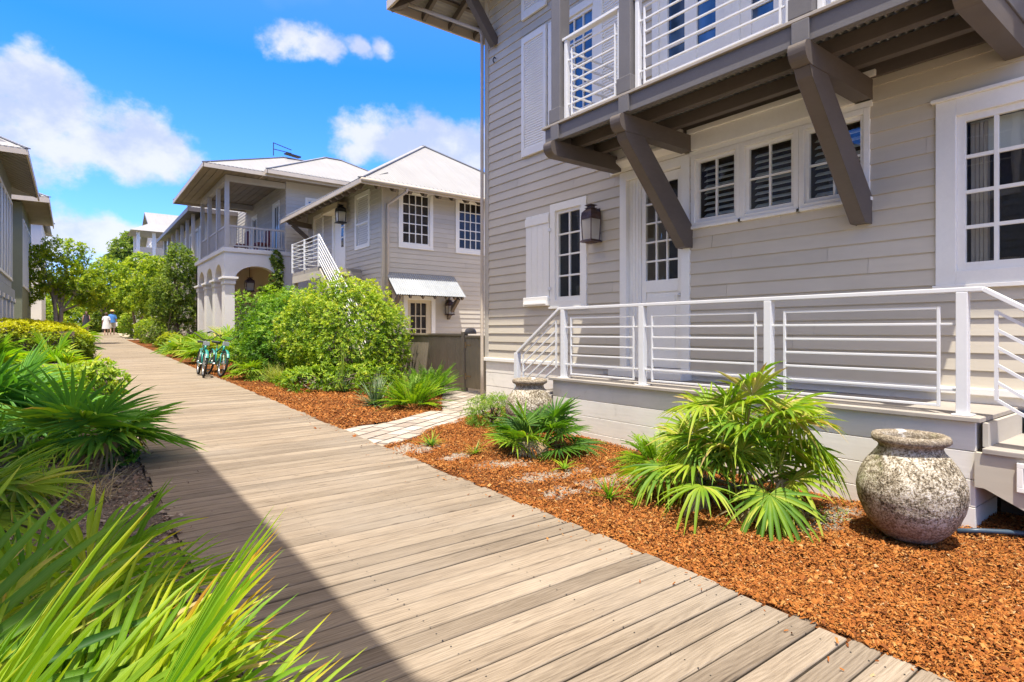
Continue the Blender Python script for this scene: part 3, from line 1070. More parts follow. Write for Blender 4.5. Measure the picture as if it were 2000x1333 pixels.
def build_house():
    holes = [(S(6.30), S(7.05), 1.87, 3.48), (S(4.46), S(5.56), .95, 3.66), (S(2.39), S(4.38), 2.78, 3.72), (S(-.02), S(1.79), 1.88, 3.46),
             (S(6.02), S(7.12), 4.42, 6.42), (S(2.72), S(4.98), 4.18, 6.5), (S(.4), S(2.0), 4.18, 6.5)]
    m = MB()
    siding(m, Fm, S(WY1), .965, 8.2, .1505, holes)
    # the other three sides, plain
    Fn = frame((WX, WY1), (1, 0), (0, 1))
    siding(m, Fn, 8.0, .965, 8.2, .1505)
    Fs = frame((WX, -3.0), (1, 0), (0, -1))
    siding(m, Fs, 8.0, .965, 8.2, .1505)
    m.box(14.2, 14.3, -3, WY1, .3, 8.2)
    m.build('wall', 'siding_paint', house, var=True)
    sk = MB()
    for k, (za, zb) in enumerate(((-.1, .19), (.196, .44), (.446, .69), (.696, .905))):
        sk.box(WX-.012-.002*k, WX+.05, 5.92, WY1, za+.13 if k == 0 else za, zb)
        sk.box(WX-.012-.002*k, WX+.05, -3, 1.2, za, zb)
    sk.box(WX-.014, WX+.05, 1.2, 5.92, .835, .905)
    sk.box(WX, 14.2, WY1-.05, WY1+.012, .0, .905)
    sk.build('foundation', 'skirt_paint', house, bevel=.003)
    t = MB()
    t.box(WX-.055, WX+.01, -3, WY1+.03, .905, .965)
    t.build('water_table', 'white_paint', house, bevel=.006)
    cb = MB()
    cb.box(WX-.03, WX+.12, WY1-.09, WY1+.025, .966, 8.1)
    cb.build('corner_board', 'siding_paint_pale', house, bevel=.004)
    pp = MB()
    pp.tube([(WX-.075, WY1+.045, .2), (WX-.075, WY1+.045, .75), (WX-.075, WY1+.045, 7.0), (WX-.085, WY1+.10, 7.12), (WX-1.05, WY1+1.1, 7.72)], .032, 10)
    pp.build('downspout', 'fascia_paint', house, smooth=True)
    # ---- roof corner: sheet, fascia, rafters, purlins
    EX, EY, EZ, SL = 4.87, 10.37, 7.84, .42
    r = MB()
    A = (EX, -4.2, EZ)
    B = (EX, EY, EZ)
    Cn = (15.6, EY, EZ)
    D = (15.6, -4.2, EZ)
    rx0, ry0, rx1, ry1 = EX+5.3, 2.0, 15.6-5.3, EY-5.3
    hz = EZ+5.3*SL
    P1 = (rx0, ry1, hz)
    P2 = (rx0+.1, 1.1, hz)
    for f in ((A, B, P1, P2), (B, Cn, P1), (Cn, D, P2, P1), (D, A, P2)):
        r.poly(f)
        r.poly([(p[0], p[1], p[2]+.03) for p in f])
    ro = r.build('roof', 'roof_white_y', house)
    f = MB()
    f.box(EX-.02, EX+.03, -4.2, EY+.02, EZ-.16, EZ+.01)
    f.box(EX+.03, 15.6, EY-.03, EY+.02, EZ-.16, EZ+.01)
    f.build('fascia', 'fascia_paint', ro, bevel=.004)
    def raft(p, q, w=.07, h=.14):
        k = MB()
        k.bar(p, q, w, h)
        k.build('rafter', 'taupe_paint', ro)
    y = EY-.75
    while y > -3.5:
        raft((EX+.03, y, EZ-.10), (WX+.3, y, EZ-.10+(WX+.27-EX)*SL))
        y -= .62
    x = EX+.75
    while x < 9:
        raft((x, EY-.03, EZ-.10), (x, WY1-.3, EZ-.10+(EY-WY1+.3)*SL))
        x += .62
    raft((EX+.03, EY-.03, EZ-.10), (EX+1.7, EY-1.7, EZ-.10+1.67*SL), .10, .20)
    rf = MB()
    # purlins that carry the sheet
    for d in (.45, .95):
        rf.bar((EX+d, EY-d, EZ-.03+d*SL), (EX+d, -3.5, EZ-.03+d*SL), .09, .03)
        rf.bar((EX+d, EY-d, EZ-.03+d*SL), (10, EY-d, EZ-.03+d*SL), .09, .03)
    rf.build('purlin', 'taupe_paint', ro)
    # roof bracket at the corner
    b = MB()
    b.bar((WX-.02, 8.62, 6.70), (EX+.35, 8.62, 7.92), .13, .18)
    b.build('bracket', 'taupe_paint', house, bevel=.01)
    hb = MB()
    hb.tube([(WX-.02, 8.62, 6.46), (WX-.06, 8.60, 6.46), (WX-.09, 8.60, 6.40), (WX-.06, 8.60, 6.35)], .012, 6)
    hb.build('shutter_hook', 'black_iron', house)
    # ---- openings
    window(house, Fm, S(6.26), S(7.09), 1.85, 3.50, 2, 4, .12, .05, .026, 'window_glass', deep=.5)
    w, g = window(house, Fm, S(-.06), S(1.83), 1.86, 3.49, 7, 4, .15, .06, .032, 'window_glass', deep=.9, head=.03)
    cu = MB()
    for k in range(4):
        s = g[1]-.01-k*.03
        cu.fbox(Fm, s-.026, s, -.16-.03*(k % 2), -.12, g[2], g[3])
    cu.build('curtain', 'curtain', w)
    sh = MB()
    sh.fbox(Fm, g[0], g[1], -.15, -.14, g[3]-.26, g[3]+.02)
    sh.build('blind', 'blind', w)
    fu = MB()
    fu.fbox(Fm, S(.25), S(1.3), -.85, -.6, g[2]-.1, g[2]+.62)
    fu.fbox(Fm, S(.45), S(.62), -.6, -.5, g[2]+.2, g[2]+.42)
    fu.build('cabinet', 'furniture_red', w)
    # three small windows in one casing
    c = MB()
    c.fbox(Fm, S(2.35), S(4.43), -.02, .03, 3.64, 3.70)
    c.fbox(Fm, S(2.35), S(4.43), -.02, .065, 3.70, 3.93)
    c.fbox(Fm, S(2.30), S(4.43), -.02, .09, 3.905, 3.965)
    c.build('lintel', 'white_paint', house, bevel=.004)
    for a0, a1 in ((3.74, 4.41), (3.06, 3.738), (2.37, 3.058)):
        w, g = window(house, Fm, S(a0), S(a1), 2.76, 3.638, 2, 2, .055, .040, .024, 'window_glass', deep=.45)
        slats(w, Fm, g[0]+.012, g[1]-.012, g[2]+.02, g[3], .072, -.13, .07, .62, 'blind')
    # upper windows and french doors behind the balcony
    w, g = window(house, Fm, S(6.0), S(7.14), 4.36, 6.46, 4, 5, .12, .05, .022, 'glass_blue')
    for p, q in ((2.68, 3.85), (3.851, 5.02), (.36, 2.04)):
        w, g = window(house, Fm, S(p), S(q), 4.16, 6.54, 2, 5, .10, .13, .024, 'glass_blue', name='french_door')
        pn = MB()
        pn.fbox(Fm, g[0], g[1], -.028, -.012, g[2], g[2]+.62)
        pn.fbox(Fm, (g[0]+g[1])/2-.09, (g[0]+g[1])/2+.09, -.028, .004, g[2], g[3])
        pn.build('door_panel', 'white_paint', w, bevel=.006)
    # ---- shutters
    def board_shutter(s0, s1, z0, z1):
        b = MB()
        n = 4
        for i in range(n):
            p = s0+(s1-s0)*i/n
            b.fbox(Fm, p+.002, p+(s1-s0)/n-.002, .012, .045, z0+.06, z1)
        b.fbox(Fm, s0, s1, .045, .066, z1-.17, z1-.04)
        o = b.build('shutter', 'white_paint', house, 'white board shutter folded back beside the small window', bevel=.004)
        l = MB()
        l.fbox(Fm, s0-.01, s1+.01, .012, .10, z0, z0+.15)
        l.fbox(Fm, s0+.02, s1-.02, .10, .125, z0+.02, z0+.06)
        l.build('ledge', 'white_paint', o, bevel=.008)
        h = MB()
        for z in (z0+.25, z1-.32):
            h.fbox(Fm, s0-.05, s0+.02, .04, .055, z, z+.05)
        h.build('hinge', 'white_metal', o)

    board_shutter(S(7.10), S(7.70), 1.87, 3.39)

    def louvre_shutter(s0, s1, z0, z1):
        b = MB()
        fr = .07
        b.fbox(Fm, s0, s0+fr, .02, .062, z0, z1)
        b.fbox(Fm, s1-fr, s1, .02, .062, z0, z1)
        b.fbox(Fm, s0+fr, s1-fr, .02, .062, z0, z0+.13)
        b.fbox(Fm, s0+fr, s1-fr, .02, .062, z1-.11, z1)
        o = b.build('shutter', 'white_paint', house, bevel=.004)
        bk = MB()
        bk.fbox(Fm, s0+fr, s1-fr, .018, .026, z0+.13, z1-.11)
        bk.build('back_panel', 'white_paint', o)
        lv = MB()
        siding(lv, lambda s, n, z: Fm(s0+fr+s, n+.030, z), s1-s0-2*fr, z0+.13, z1-.11, .042, (), .013)
        lv.build('louvre', 'white_paint', o)
        return o
    louvre_shutter(S(7.17), S(7.81), 4.43, 6.47)
    louvre_shutter(S(5.42), S(5.98), 4.43, 6.47)
    louvre_shutter(S(7.17), S(7.81), 6.78, 7.7)
    # ---- front door
    d = MB()
    d.fbox(Fm, S(5.47), S(5.59), -.05, .035, .93, 3.68)
    d.fbox(Fm, S(4.43), S(4.56), -.05, .035, .93, 3.68)
    d.fbox(Fm, S(4.56), S(5.47), -.05, .035, 3.56, 3.68)
    # deep panelled jamb
    d.fbox(Fm, S(5.26), S(5.47), -.10, -.03, .96, 3.56)
    for k in range(3):
        d.fbox(Fm, S(5.29+k*.06), S(5.315+k*.06), -.03, -.02, .96, 3.56)
    dr = d.build('door', 'white_paint', house, 'white front door with a paned upper half', bevel=.004)
    lf = MB()
    y0, y1, z0, z1 = 4.562, 5.258, .97, 3.555
    lf.fbox(Fm, S(y0), S(y0+.10), -.09, -.045, z0, z1)
    lf.fbox(Fm, S(y1-.07), S(y1), -.09, -.045, z0, z1)
    lf.fbox(Fm, S(y0+.10), S(y1-.07), -.09, -.045, z1-.12, z1)
    lf.fbox(Fm, S(y0+.10), S(y1-.07), -.09, -.045, 1.98, 2.14)
    lf.fbox(Fm, S(y0+.10), S(y1-.07), -.09, -.045, z0, z0+.22)
    lf.fbox(Fm, S(y0+.10), S(y1-.07), -.085, -.062, z0+.22, 1.98)
    lf.fbox(Fm, S(y0+.15), S(y1-.12), -.075, -.052, z0+.27, 1.93)
    ga, gb = y0+.10, y1-.07
    for i in (1, 2):
        y = ga+(gb-ga)*i/3
        lf.fbox(Fm, S(y-.012), S(y+.012), -.085, -.05, 2.14, z1-.12)
    for i in range(1, 5):
        z = 2.14+(z1-.12-2.14)*i/5
        lf.fbox(Fm, S(ga), S(gb), -.083, -.052, z-.012, z+.012)
    lf.build('door_leaf', 'white_paint', dr, bevel=.003)
    g = MB()
    g.quad(Fm(S(ga), -.07, 2.14), Fm(S(gb), -.07, 2.14), Fm(S(gb), -.07, z1-.12), Fm(S(ga), -.07, z1-.12))
    g.build('pane', 'window_glass', dr)
    rm = MB()
    rm.fbox(Fm, S(ga-.1), S(gb+.1), -.9, -.6, 2.0, 3.6)
    rm.build('room', 'dark_room', dr)
    kb = MB()
    p = Fm(S(y0+.05), -.02, 1.92)
    kb.lathe((p[0], p[1], p[2]), [(.012, -.02), (.028, -.01), (.03, .01), (.014, .025)], 10)
    kb.build('door_knob', 'chrome', dr, smooth=True)
    hd = MB()
    prof = [(.0, 3.69), (.05, 3.69), (.05, 3.74), (.16, 3.80), (.16, 3.84), (.13, 3.86), (.13, 3.99), (.0, 3.99)]
    a = [Fm(S(4.50), n, z) for n, z in prof]
    hd.prism(a, (0, 1.26, 0))
    hd.build('door_hood', 'white_paint', dr, bevel=.004)
    st = MB()
    st.fbox(Fm, S(4.40), S(5.62), .0, .24, .835, .925)
    st.build('threshold', 'white_paint', dr, bevel=.006)

    # ---- balcony
    bl = MB()
    BX, Y0, Y1 = 4.95, 1.18, 5.76
    bl.box(BX-.05, WX-.02, Y0-.04, Y1+.04, 4.085, 4.115)
    ba = bl.build('balcony', 'deck_paint', house, 'balcony on dark timber brackets with white railing', bevel=.004)
    fb = MB()
    fb.box(BX-.02, BX+.05, Y0, Y1, 3.895, 4.083)
    fb.box(BX+.05, WX-.02, Y1-.07, Y1, 3.895, 4.083)
    fb.box(BX+.05, WX-.02, Y0, Y0+.07, 3.895, 4.083)
    for y in (5.55, 4.39, 2.42, 1.3):
        fb.box(BX-.05, BX-.02, y-.075, y+.075, 3.895, 4.083)
    fb.build('edge_beam', 'post_paint', ba, bevel=.006)
    jo = MB()
    for x in (5.37, 5.80):
        jo.box(x-.045, x+.045, Y0+.07, Y1-.07, 3.895, 4.030)
    jo.box(WX-.06, WX-.02, Y0+.07, Y1-.07, 3.90, 4.06)
    jo.build('joist', 'taupe_paint', ba, bevel=.005)
    cs = MB()
    corrugated(cs, (BX+.05, Y0+.07, 4.056), (0, 1, 0), (1, 0, 0), Y1-Y0-.14, WX-.08-BX, .072, .024, 6)
    cs.build('corrugated_sheet', 'galvanised', ba)
    for y in (5.55, 4.39, 2.42, 1.3):
        p = MB()
        p.box(BX-.03, BX+.14, y-.085, y+.085, 4.30 if y != 2.42 else 4.30, 7.9)
        p.box(BX-.05, BX+.16, y-.105, y+.105, 4.116, 4.30)
        p.build('post', 'post_paint', ba, bevel=.008)
    for ya, yb in ((4.49, 5.44), (2.53, 4.28), (1.41, 2.31)):
        railing_bay(ba, BX+.05, ya, yb, 4.116, 1.02, True)
    # end bay, along X
    e = MB()
    for z in (5.10, 4.95, 4.81, 4.67, 4.53, 4.39, 4.25):
        e.box(BX+.16, WX-.03, 5.54, 5.56, z-.012, z+.012)
    e.build('infill_panel', 'white_metal', ba)

    # ---- brackets
    def bracket(y, brace):
        b = MB()
        zt, zb, xf = 3.894, 3.70, 4.84
        h = zt-zb
        pr = [(WX-.02, zt), (xf+.05, zt)]
        for k in range(7):
            t = PI/2+PI/2*k/6
            pr.append((xf+.06+.06*math.cos(t), zt-.06+.06*math.sin(t)))
        for k in range(7):
            t = PI+PI/2*k/6
            pr.append((xf+.12+.12*math.cos(t), zb+.12+.12*math.sin(t)))
        pr.append((WX-.02, zb))
        b.prism([(p[0], y-.075, p[1]) for p in pr], (0, .15, 0))
        o = b.build('bracket', 'taupe_paint', house, bevel=.006)
        if brace:
            d = MB()
            q = [(WX-.02, 2.50), (WX-.02, 2.76), (xf+.42, 3.70), (xf+.10, 3.70), (xf+.14, 3.62), (WX-.17, 2.50)]
            d.prism([(p[0], y-.068, p[1]) for p in q], (0, .136, 0))
            d.build('brace', 'taupe_paint', o, bevel=.006)
    bracket(5.62, False)
    bracket(4.46, True)
    bracket(2.42, True)
    bracket(1.27, False)


def railing_bay(parent, x, ya, yb, z, h, handrail):
    """white bar railing between two posts: end stiles, framed panel of level bars, handrail"""
    for a, b in ((ya, ya+.05), (yb-.05, yb)):
        m = MB()
        m.box(x-.03, x+.03, a, b, z, z+h)
        m.build('railing_post', 'white_metal', parent, bevel=.004)
    t = MB()
    t.box(x-.04, x+.04, ya-.05, yb+.05, z+h, z+h+.035)
    t.build('handrail', 'white_metal', parent, bevel=.005)
    infill(parent, x, ya+.10, yb-.10, ya+.05, yb-.05, z+.05, z+h-.11)


def infill(parent, x, a, b, pa, pb, z0, z1, n=7):
    p = MB()
    r = .010
    p.box(x-r, x+r, a, a+.022, z0, z1)
    p.box(x-r, x+r, b-.022, b, z0, z1)
    for k in range(n):
        z = z0+.011+(z1-z0-.022)*k/(n-1)
        p.box(x-.009, x+.009, a+.022, b-.022, z-.010, z+.010)
        if k in (1, n-2):
            p.box(x-.008, x+.008, pa, a, z-.009, z+.009)
            p.box(x-.008, x+.008, b, pb, z-.009, z+.009)
    p.build('infill_panel', 'white_metal', parent, bevel=.003)


build_house()


def build_porch():
    PX, Y0, Y1, DZ = 5.20, 1.30, 5.92, .83
    d = MB()
    n = 7
    for k in range(n):
        x0 = PX-.045+k*(WX-.03-PX+.045)/n
        x1 = x0+(WX-.03-PX+.045)/n-.005
        d.box(x0, x1, Y0-.04, Y1+.04, DZ-.035, DZ)
    po = d.build('porch', 'deck_paint', house, 'raised porch with white skirt and steps at both ends', bevel=.005)
    s = MB()
    for k, (za, zb) in enumerate(((-.03, .17), (.175, .37), (.375, .575), (.58, .79))):
        s.box(PX+.002*k, PX+.04, Y0, Y1, za, zb)
        s.box(PX+.04, WX-.02, Y1-.04, Y1-.002*k, za, zb)
        s.box(PX+.04, PX+.55, Y0+.002*k, Y0+.04, za, zb)
    s.build('skirt', 'skirt_paint', po, bevel=.003)
    # right-hand steps, descending towards the viewer
    st = MB()
    for k, z in enumerate((.62, .42, .22)):
        y1 = Y0-.045-k*.29
        st.box(PX-.05, WX-.03, y1-.30, y1-.005, z-.04, z)
    st.build('step', 'deck_paint', po, bevel=.006)
    ri = MB()
    for k, z in enumerate((.62, .42, .22)):
        y1 = Y0-.045-k*.29
        ri.box(PX+.03, WX-.03, y1-.02, y1+.01, z-.001, z+.165 if k else .79)
    ri.build('riser', 'siding_paint_pale', po)
    sg = MB()
    q = [(Y0-.005, .578), (Y0-.34, .578), (Y0-.34, .378), (Y0-.63, .378), (Y0-.63, .178), (Y0-.92, .178), (Y0-.92, -.03), (Y0-.80, -.03), (Y0-.06, .335), (Y0-.005, .335)]
    sg.prism([(PX-.03, a, b) for a, b in q], (.05, 0, 0))
    sg.build('stringer', 'siding_paint', po, bevel=.003)
    vt = MB()
    vt.box(PX-.055, PX-.032, .80, 1.06, .35, .385)
    vt.box(PX-.055, PX-.032, .80, 1.06, .515, .55)
    vt.box(PX-.055, PX-.032, 1.025, 1.06, .385, .515)
    vt.build('trim', 'white_paint', po, bevel=.003)
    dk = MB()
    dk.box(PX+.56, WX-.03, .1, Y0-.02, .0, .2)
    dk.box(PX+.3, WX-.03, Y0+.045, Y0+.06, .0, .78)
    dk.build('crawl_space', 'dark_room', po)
    # left-hand steps
    st = MB()
    for k, z in enumerate((.63, .43, .25)):
        y0 = Y1+.045+k*.29
        st.box(PX-.02, WX-.03, y0+.005, y0+.30, z-.04, z)
        st.box(PX+.03, WX-.03, y0-.0, y0+.02, z-.19, z-.045)
    st.build('step', 'deck_paint', po, bevel=.006)
    # railing along the front edge
    RX = 5.245
    ys = (5.74, 4.40, 2.88, 1.385)
    for i, y in enumerate(ys):
        p = MB()
        p.box(RX-.036, RX+.036, y-.036, y+.036, DZ+.012, 1.74)
        p.box(RX-.06, RX+.07, y-.06, y+.06, DZ, DZ+.012)
        p.build('railing_post', 'white_metal', po, bevel=.004)
    h = MB()
    h.box(RX-.035, RX+.035, 1.26, 5.82, 1.74, 1.775)
    h.bar((RX, 5.815, 1.757), (RX, 6.76, 1.13), .07, .035)
    h.bar((RX, 1.262, 1.757), (RX, .05, .95), .07, .035)
    h.build('handrail', 'white_metal', po, bevel=.005)
    for (a, b), pad in (((4.40, 5.74), .125), ((2.88, 4.40), .125), ((1.385, 2.88), .14)):
        infill(po, RX, a+pad, b-pad, a+.036, b-.036, DZ+.05, 1.64)
    # raking railings beside the steps
    def rake(y0, y1, z0, z1, sgn):
        m = MB()
        for k in range(6):
            d = .11+k*.125
            m.bar((RX, y0, z0-d), (RX, y1, z1-d), .018, .02)
        for y, z in ((y0, z0), (y1, z1)):
            m.box(RX-.010, RX+.010, y-.011, y+.011, z-.74, z-.10)
        m.build('infill_panel', 'white_metal', po)
    rake(5.90, 6.62, 1.70, 1.22, 1)
    rake(1.19, .2, 1.70, 1.05, -1)
    for a, b, c, d in ((6.72, 6.80, .10, 1.135), (.0, .075, -.02, .94)):
        p = MB()
        p.box(RX-.036, RX+.036, a, b, c, d)
        p.build('railing_post', 'white_metal', po, bevel=.004)


build_porch()


# ------------------------------------------------------------------ second house (awning, outside stair)
def hip_roof(parent, x0, x1, y0, y1, z, apex, mat, ridge=None, name='roof', over=.02):
    """hip roof over an eave rectangle; apex point, or ridge end points"""
    r0, r1 = ridge if ridge else (apex, apex)
    A, B, Cc, D = (x0, y0, z), (x1, y0, z), (x1, y1, z), (x0, y1, z)
    alongx = abs(r1[0]-r0[0]) >= abs(r1[1]-r0[1])
    m = MB()
    if r0 == r1:
        fs = [(A, B, r0), (B, Cc, r0), (Cc, D, r0), (D, A, r0)]
    elif alongx:
        fs = [(A, B, r1, r0), (B, Cc, r1), (Cc, D, r0, r1), (D, A, r0)]
    else:
        fs = [(A, B, r0), (B, Cc, r1, r0), (Cc, D, r1), (D, A, r0, r1)]
    for f in fs:
        m.poly([(p[0], p[1], p[2]+.035) for p in f])
        m.poly(f[::-1])
    # wavy lower edge of the sheet
    for (p, q) in ((A, B), (B, Cc), (Cc, D), (D, A)):
        m.quad(p, q, (q[0], q[1], q[2]+.035), (p[0], p[1], p[2]+.035))
    o = m.build(name, mat, parent)
    # ridge and hip caps
    c = MB()
    for p, q in ((A, r0), (D, r0), (B, r1), (Cc, r1)):
        c.bar((p[0], p[1], p[2]+.05), (q[0], q[1], q[2]+.05), .16, .035)
    if r0 != r1:
        c.bar((r0[0], r0[1], r0[2]+.05), (r1[0], r1[1], r1[2]+.05), .16, .035)
    c.build('ridge_cap', 'roof_white_x', o)
    # little ribs along the visible eaves so that the edge of the sheet looks corrugated
    e = MB()
    for (p, q) in ((A, B), (D, A)):
        p, q = Vector(p), Vector(q)
        L = (q-p).length
        d = (q-p)/L
        n = int(L/.15)
        inn = Vector((0, 1, 0)) if abs(d.x) > .5 else Vector((1, 0, 0))
        ap = Vector(r0)
        run = abs((ap-p).dot(inn))
        up = (ap.z-z)/max(run, .1)
        for i in range(n):
            c0 = p+d*(i+.5)*L/n
            e.bar(c0-inn*.03+Vector((0, 0, .034-.03*up)), c0+inn*.14+Vector((0, 0, .034+.14*up)), .07, .025)
    e.build('sheet_rib', mat, o)['kind'] = 'stuff'
    return o


def lantern(x, y, z, w, h, label, mat='copper_patina', wall=None, name='wall_lantern', hang=0.0):
    """four-sided lantern: stepped cap, glazed body with corner bars, base; optional arm to the wall or hanging rod"""
    t = thing(name, label, 'lantern', (x, y, z))
    b = MB()
    hw = w/2
    def sq(r, zz):
        return [(x-r, y-r, zz), (x+r, y-r, zz), (x+r, y+r, zz), (x-r, y+r, zz)]
    def stack(rows):
        for (r0, z0), (r1, z1) in zip(rows, rows[1:]):
            b.hexa(sq(r0, z0)+sq(r1, z1))
    H = h
    stack([(hw*.98, z+H*.60), (hw*.98, z+H*.66), (hw*.92, z+H*.78), (hw*.55, z+H*.86), (hw*.42, z+H*.875)])
    stack([(hw*.62, z+H*.875), (hw*.62, z+H*.89)])
    stack([(hw*.38, z+H*.89), (hw*.36, z+H*.955)])
    stack([(hw*.64, z+H*.955), (hw*.60, z+H*.972)])
    stack([(hw*.3, z+H*.972), (hw*.12, z+H)])
    stack([(hw*1.12, z+H*.03), (hw*1.05, z+H*.06), (hw*.9, z+H*.09)])
    stack([(hw*.5, z), (hw*.7, z+H*.03)])
    for sx in (-1, 1):
        for sy in (-1, 1):
            b.bar((x+sx*hw*.80, y+sy*hw*.80, z+H*.08), (x+sx*hw*.93, y+sy*hw*.93, z+H*.62), w*.07, w*.07)
    if wall:
        b.box(x, wall, y-.02, y+.02, z+H*.80, z+H*.84)
        b.box(wall-.02, wall, y-w*.28, y+w*.28, z+H*.25, z+H*.9)
    b.build('cage', mat, t, bevel=.003)
    g = MB()
    r0, r1 = hw*.80, hw*.92
    p, q = sq(r0, z+H*.09), sq(r1, z+H*.60)
    for i in range(4):
        j = (i+1) % 4
        g.quad(p[i], p[j], q[j], q[i])
    g.build('pane', 'lantern_glass', t)
    c = MB()
    c.lathe((x, y, z+H*.09), [(w*.06, 0), (w*.06, H*.16), (w*.015, H*.24)], 8)
    c.build('burner', 'fascia_paint', t, smooth=True)
    if hang:
        r = MB()
        r.tube([(x, y, z+H), (x, y, z+H+hang)], .012, 6)
        r.build('hanging_rod', 'black_iron', t)
    return t


H2X, H2Y = 7.62, 16.6
h2 = thing('house', 'grey clapboard house with corrugated metal awning and outside stair, behind the big round shrub', 'house', (H2X, H2Y, .3))
F2a = frame((H2X, H2Y), (1, 0), (0, -1))          # the gable side that faces us
F2b = frame((H2X, H2Y), (0, 1), (-1, 0))          # the side along the boardwalk


def build_h2():
    m = MB()
    siding(m, F2a, 6.6, .2, 6.25, .155, [(.53, 1.76, 4.14, 5.95), (2.62, 3.85, 4.14, 5.95), (.74, 1.80, .3, 2.6)])
    siding(m, F2b, 7.0, .2, 6.25, .155, [(.92, 2.10, 4.2, 6.0), (2.98, 4.2, 3.56, 5.8), (5.2, 6.3, 4.3, 5.95)])
    m.box(H2X+.05, H2X+6.6, H2Y+6.9, H2Y+7.0, .2, 6.25)
    m.box(H2X+6.5, H2X+6.6, H2Y, H2Y+7.0, .2, 6.25)
    m.box(H2X+.35, H2X+6.5, H2Y+.35, H2Y+6.9, .2, 6.2)
    m.build('wall', 'siding_paint_pale', h2, var=True)
    cb = MB()
    cb.box(H2X-.028, H2X+.09, H2Y-.028, H2Y+.09, .2, 6.24)
    cb.build('corner_board', 'siding_paint', h2)
    EX, EY, EZ = 6.62, 15.92, 5.86
    ro = hip_roof(h2, EX, 15.2, EY, 24.0, EZ, (10.9, 20.0, 8.62), 'roof_white_x')
    f = MB()
    f.box(EX-.02, 15.2, EY-.05, EY+.01, EZ-.13, EZ+.0)
    f.box(EX-.03, EX+.02, EY+.01, 24.0, EZ-.13, EZ+.0)
    f.build('fascia', 'fascia_paint', ro, bevel=.004)
    g = MB()
    g.tube([(EX, EY-.09, EZ-.03), (15.2, EY-.09, EZ-.03)], .055, 8)
    g.build('gutter', 'fascia_paint', ro, smooth=True)
    s = .64
    x = EX+.55
    while x < 14.5:
        rf = MB()
        d = min(H2Y+.1-EY, x-EX-.12)
        q = [(EY+.0, EZ-.03), (EY+.0, EZ-.12), (EY+.10, EZ-.20), (EY+.22, EZ-.16), (EY+d, EZ-.16+d*s), (EY+d, EZ-.04+d*s)]
        rf.prism([(x, a, b) for a, b in q], (.10, 0, 0))
        rf.build('rafter', 'rafter_brown', ro)
        x += .52
    y = EY+.5
    while y < 23.6:
        rf = MB()
        d = min(H2X+.1-EX, y-EY-.12)
        q = [(EX, EZ-.03), (EX, EZ-.12), (EX+.12, EZ-.20), (EX+.25, EZ-.16), (EX+d, EZ-.16+d*s), (EX+d, EZ-.04+d*s)]
        rf.prism([(a, y, b) for a, b in q], (0, .10, 0))
        rf.build('rafter', 'rafter_brown', ro)
        y += .52
    sf = MB()
    sf.poly([(EX+.03, EY+.02, EZ-.015), (EX+.03, 23.9, EZ-.015), (H2X+.2, 23.9, EZ+1.0*s-.04), (H2X+.2, H2Y, EZ+.9*s-.04)])
    sf.build('soffit', 'soffit_wood', ro)
    # bracket at the far end of the eave
    b = MB()
    b.bar((H2X, 23.2, 5.62), (EX+.1, 23.2, 5.72), .14, .18)
    b.bar((H2X, 23.2, 5.0), (EX+.25, 23.2, 5.62), .12, .14)
    b.build('bracket', 'rafter_brown', h2)
    # windows
    for s0 in (.53, 2.62):
        window(h2, F2a, s0, s0+1.23, 4.12, 5.97, 4, 5, .12, .05, .03, 'glass_dark')
    # lattice shutters
    for s0, s1, z0, z1 in ((.90, 2.12, 4.18, 6.02), (5.18, 6.32, 4.28, 5.97)):
        w = MB()
        c = .13
        w.fbox(F2b, s0, s0+c, -.05, .04, z0, z1)
        w.fbox(F2b, s1-c, s1, -.05, .04, z0, z1)
        w.fbox(F2b, s0+c, s1-c, -.05, .04, z1-c, z1)
        w.fbox(F2b, s0+c, s1-c, -.05, .04, z0, z0+c)
        w.fbox(F2b, s0+c, s1-c, -.05, .03, (z0+z1)/2-.12, (z0+z1)/2-.05)
        o = w.build('window', 'white_paint', h2, 'window closed by a white diagonal lattice')
        l = MB()
        W, Hh = s1-s0-2*c, z1-z0-2*c
        n = 11
        for k in range(-n, n*2):
            a0 = k*Hh/n*.62
            for sg in (1, -1):
                # clip a diagonal strip to the opening
                p0s, p1s = (a0, a0+Hh*.62) if sg == 1 else (a0+Hh*.62, a0)
                pts = []
                for i in range(13):
                    t = i/12
                    s = p0s+(p1s-p0s)*t
                    if 0 <= s <= W:
                        pts.append((s0+c+s, z0+c+Hh*t))
                if len(pts) > 1:
                    (sa, za), (sb, zb) = pts[0], pts[-1]
                    n_ = .0 if sg == 1 else -.014
                    dx, dz = sb-sa, zb-za
                    LL = math.hypot(dx, dz)
                    ox, oz = -dz/LL*.016, dx/LL*.016
                    l.quad(F2b(sa+ox, n_, za+oz), F2b(sb+ox, n_, zb+oz), F2b(sb-ox, n_, zb-oz), F2b(sa-ox, n_, za-oz))
        l.build('lattice', 'white_paint', o)
        g = MB()
        g.quad(F2b(s0+c, -.04, z0+c), F2b(s1-c, -.04, z0+c), F2b(s1-c, -.04, z1-c), F2b(s0+c, -.04, z1-c))
        g.build('pane', 'rail_grey', o)
    # upstairs door with hood
    d = MB()
    d.fbox(F2b, 2.96, 3.10, -.05, .04, 3.55, 5.72)
    d.fbox(F2b, 4.10, 4.24, -.05, .04, 3.55, 5.72)
    d.fbox(F2b, 3.10, 4.10, -.05, .04, 5.60, 5.72)
    d.fbox(F2b, 3.10, 4.10, -.06, -.02, 3.55, 5.60)
    do = d.build('door', 'white_paint', h2, 'white upstairs door under a box hood')
    g = MB()
    for i in range(3):
        g.fbox(F2b, 3.24, 3.46, -.021, -.012, 4.45+i*.36, 4.76+i*.36)
    g.build('pane', 'glass_dark', do)
    hd = MB()
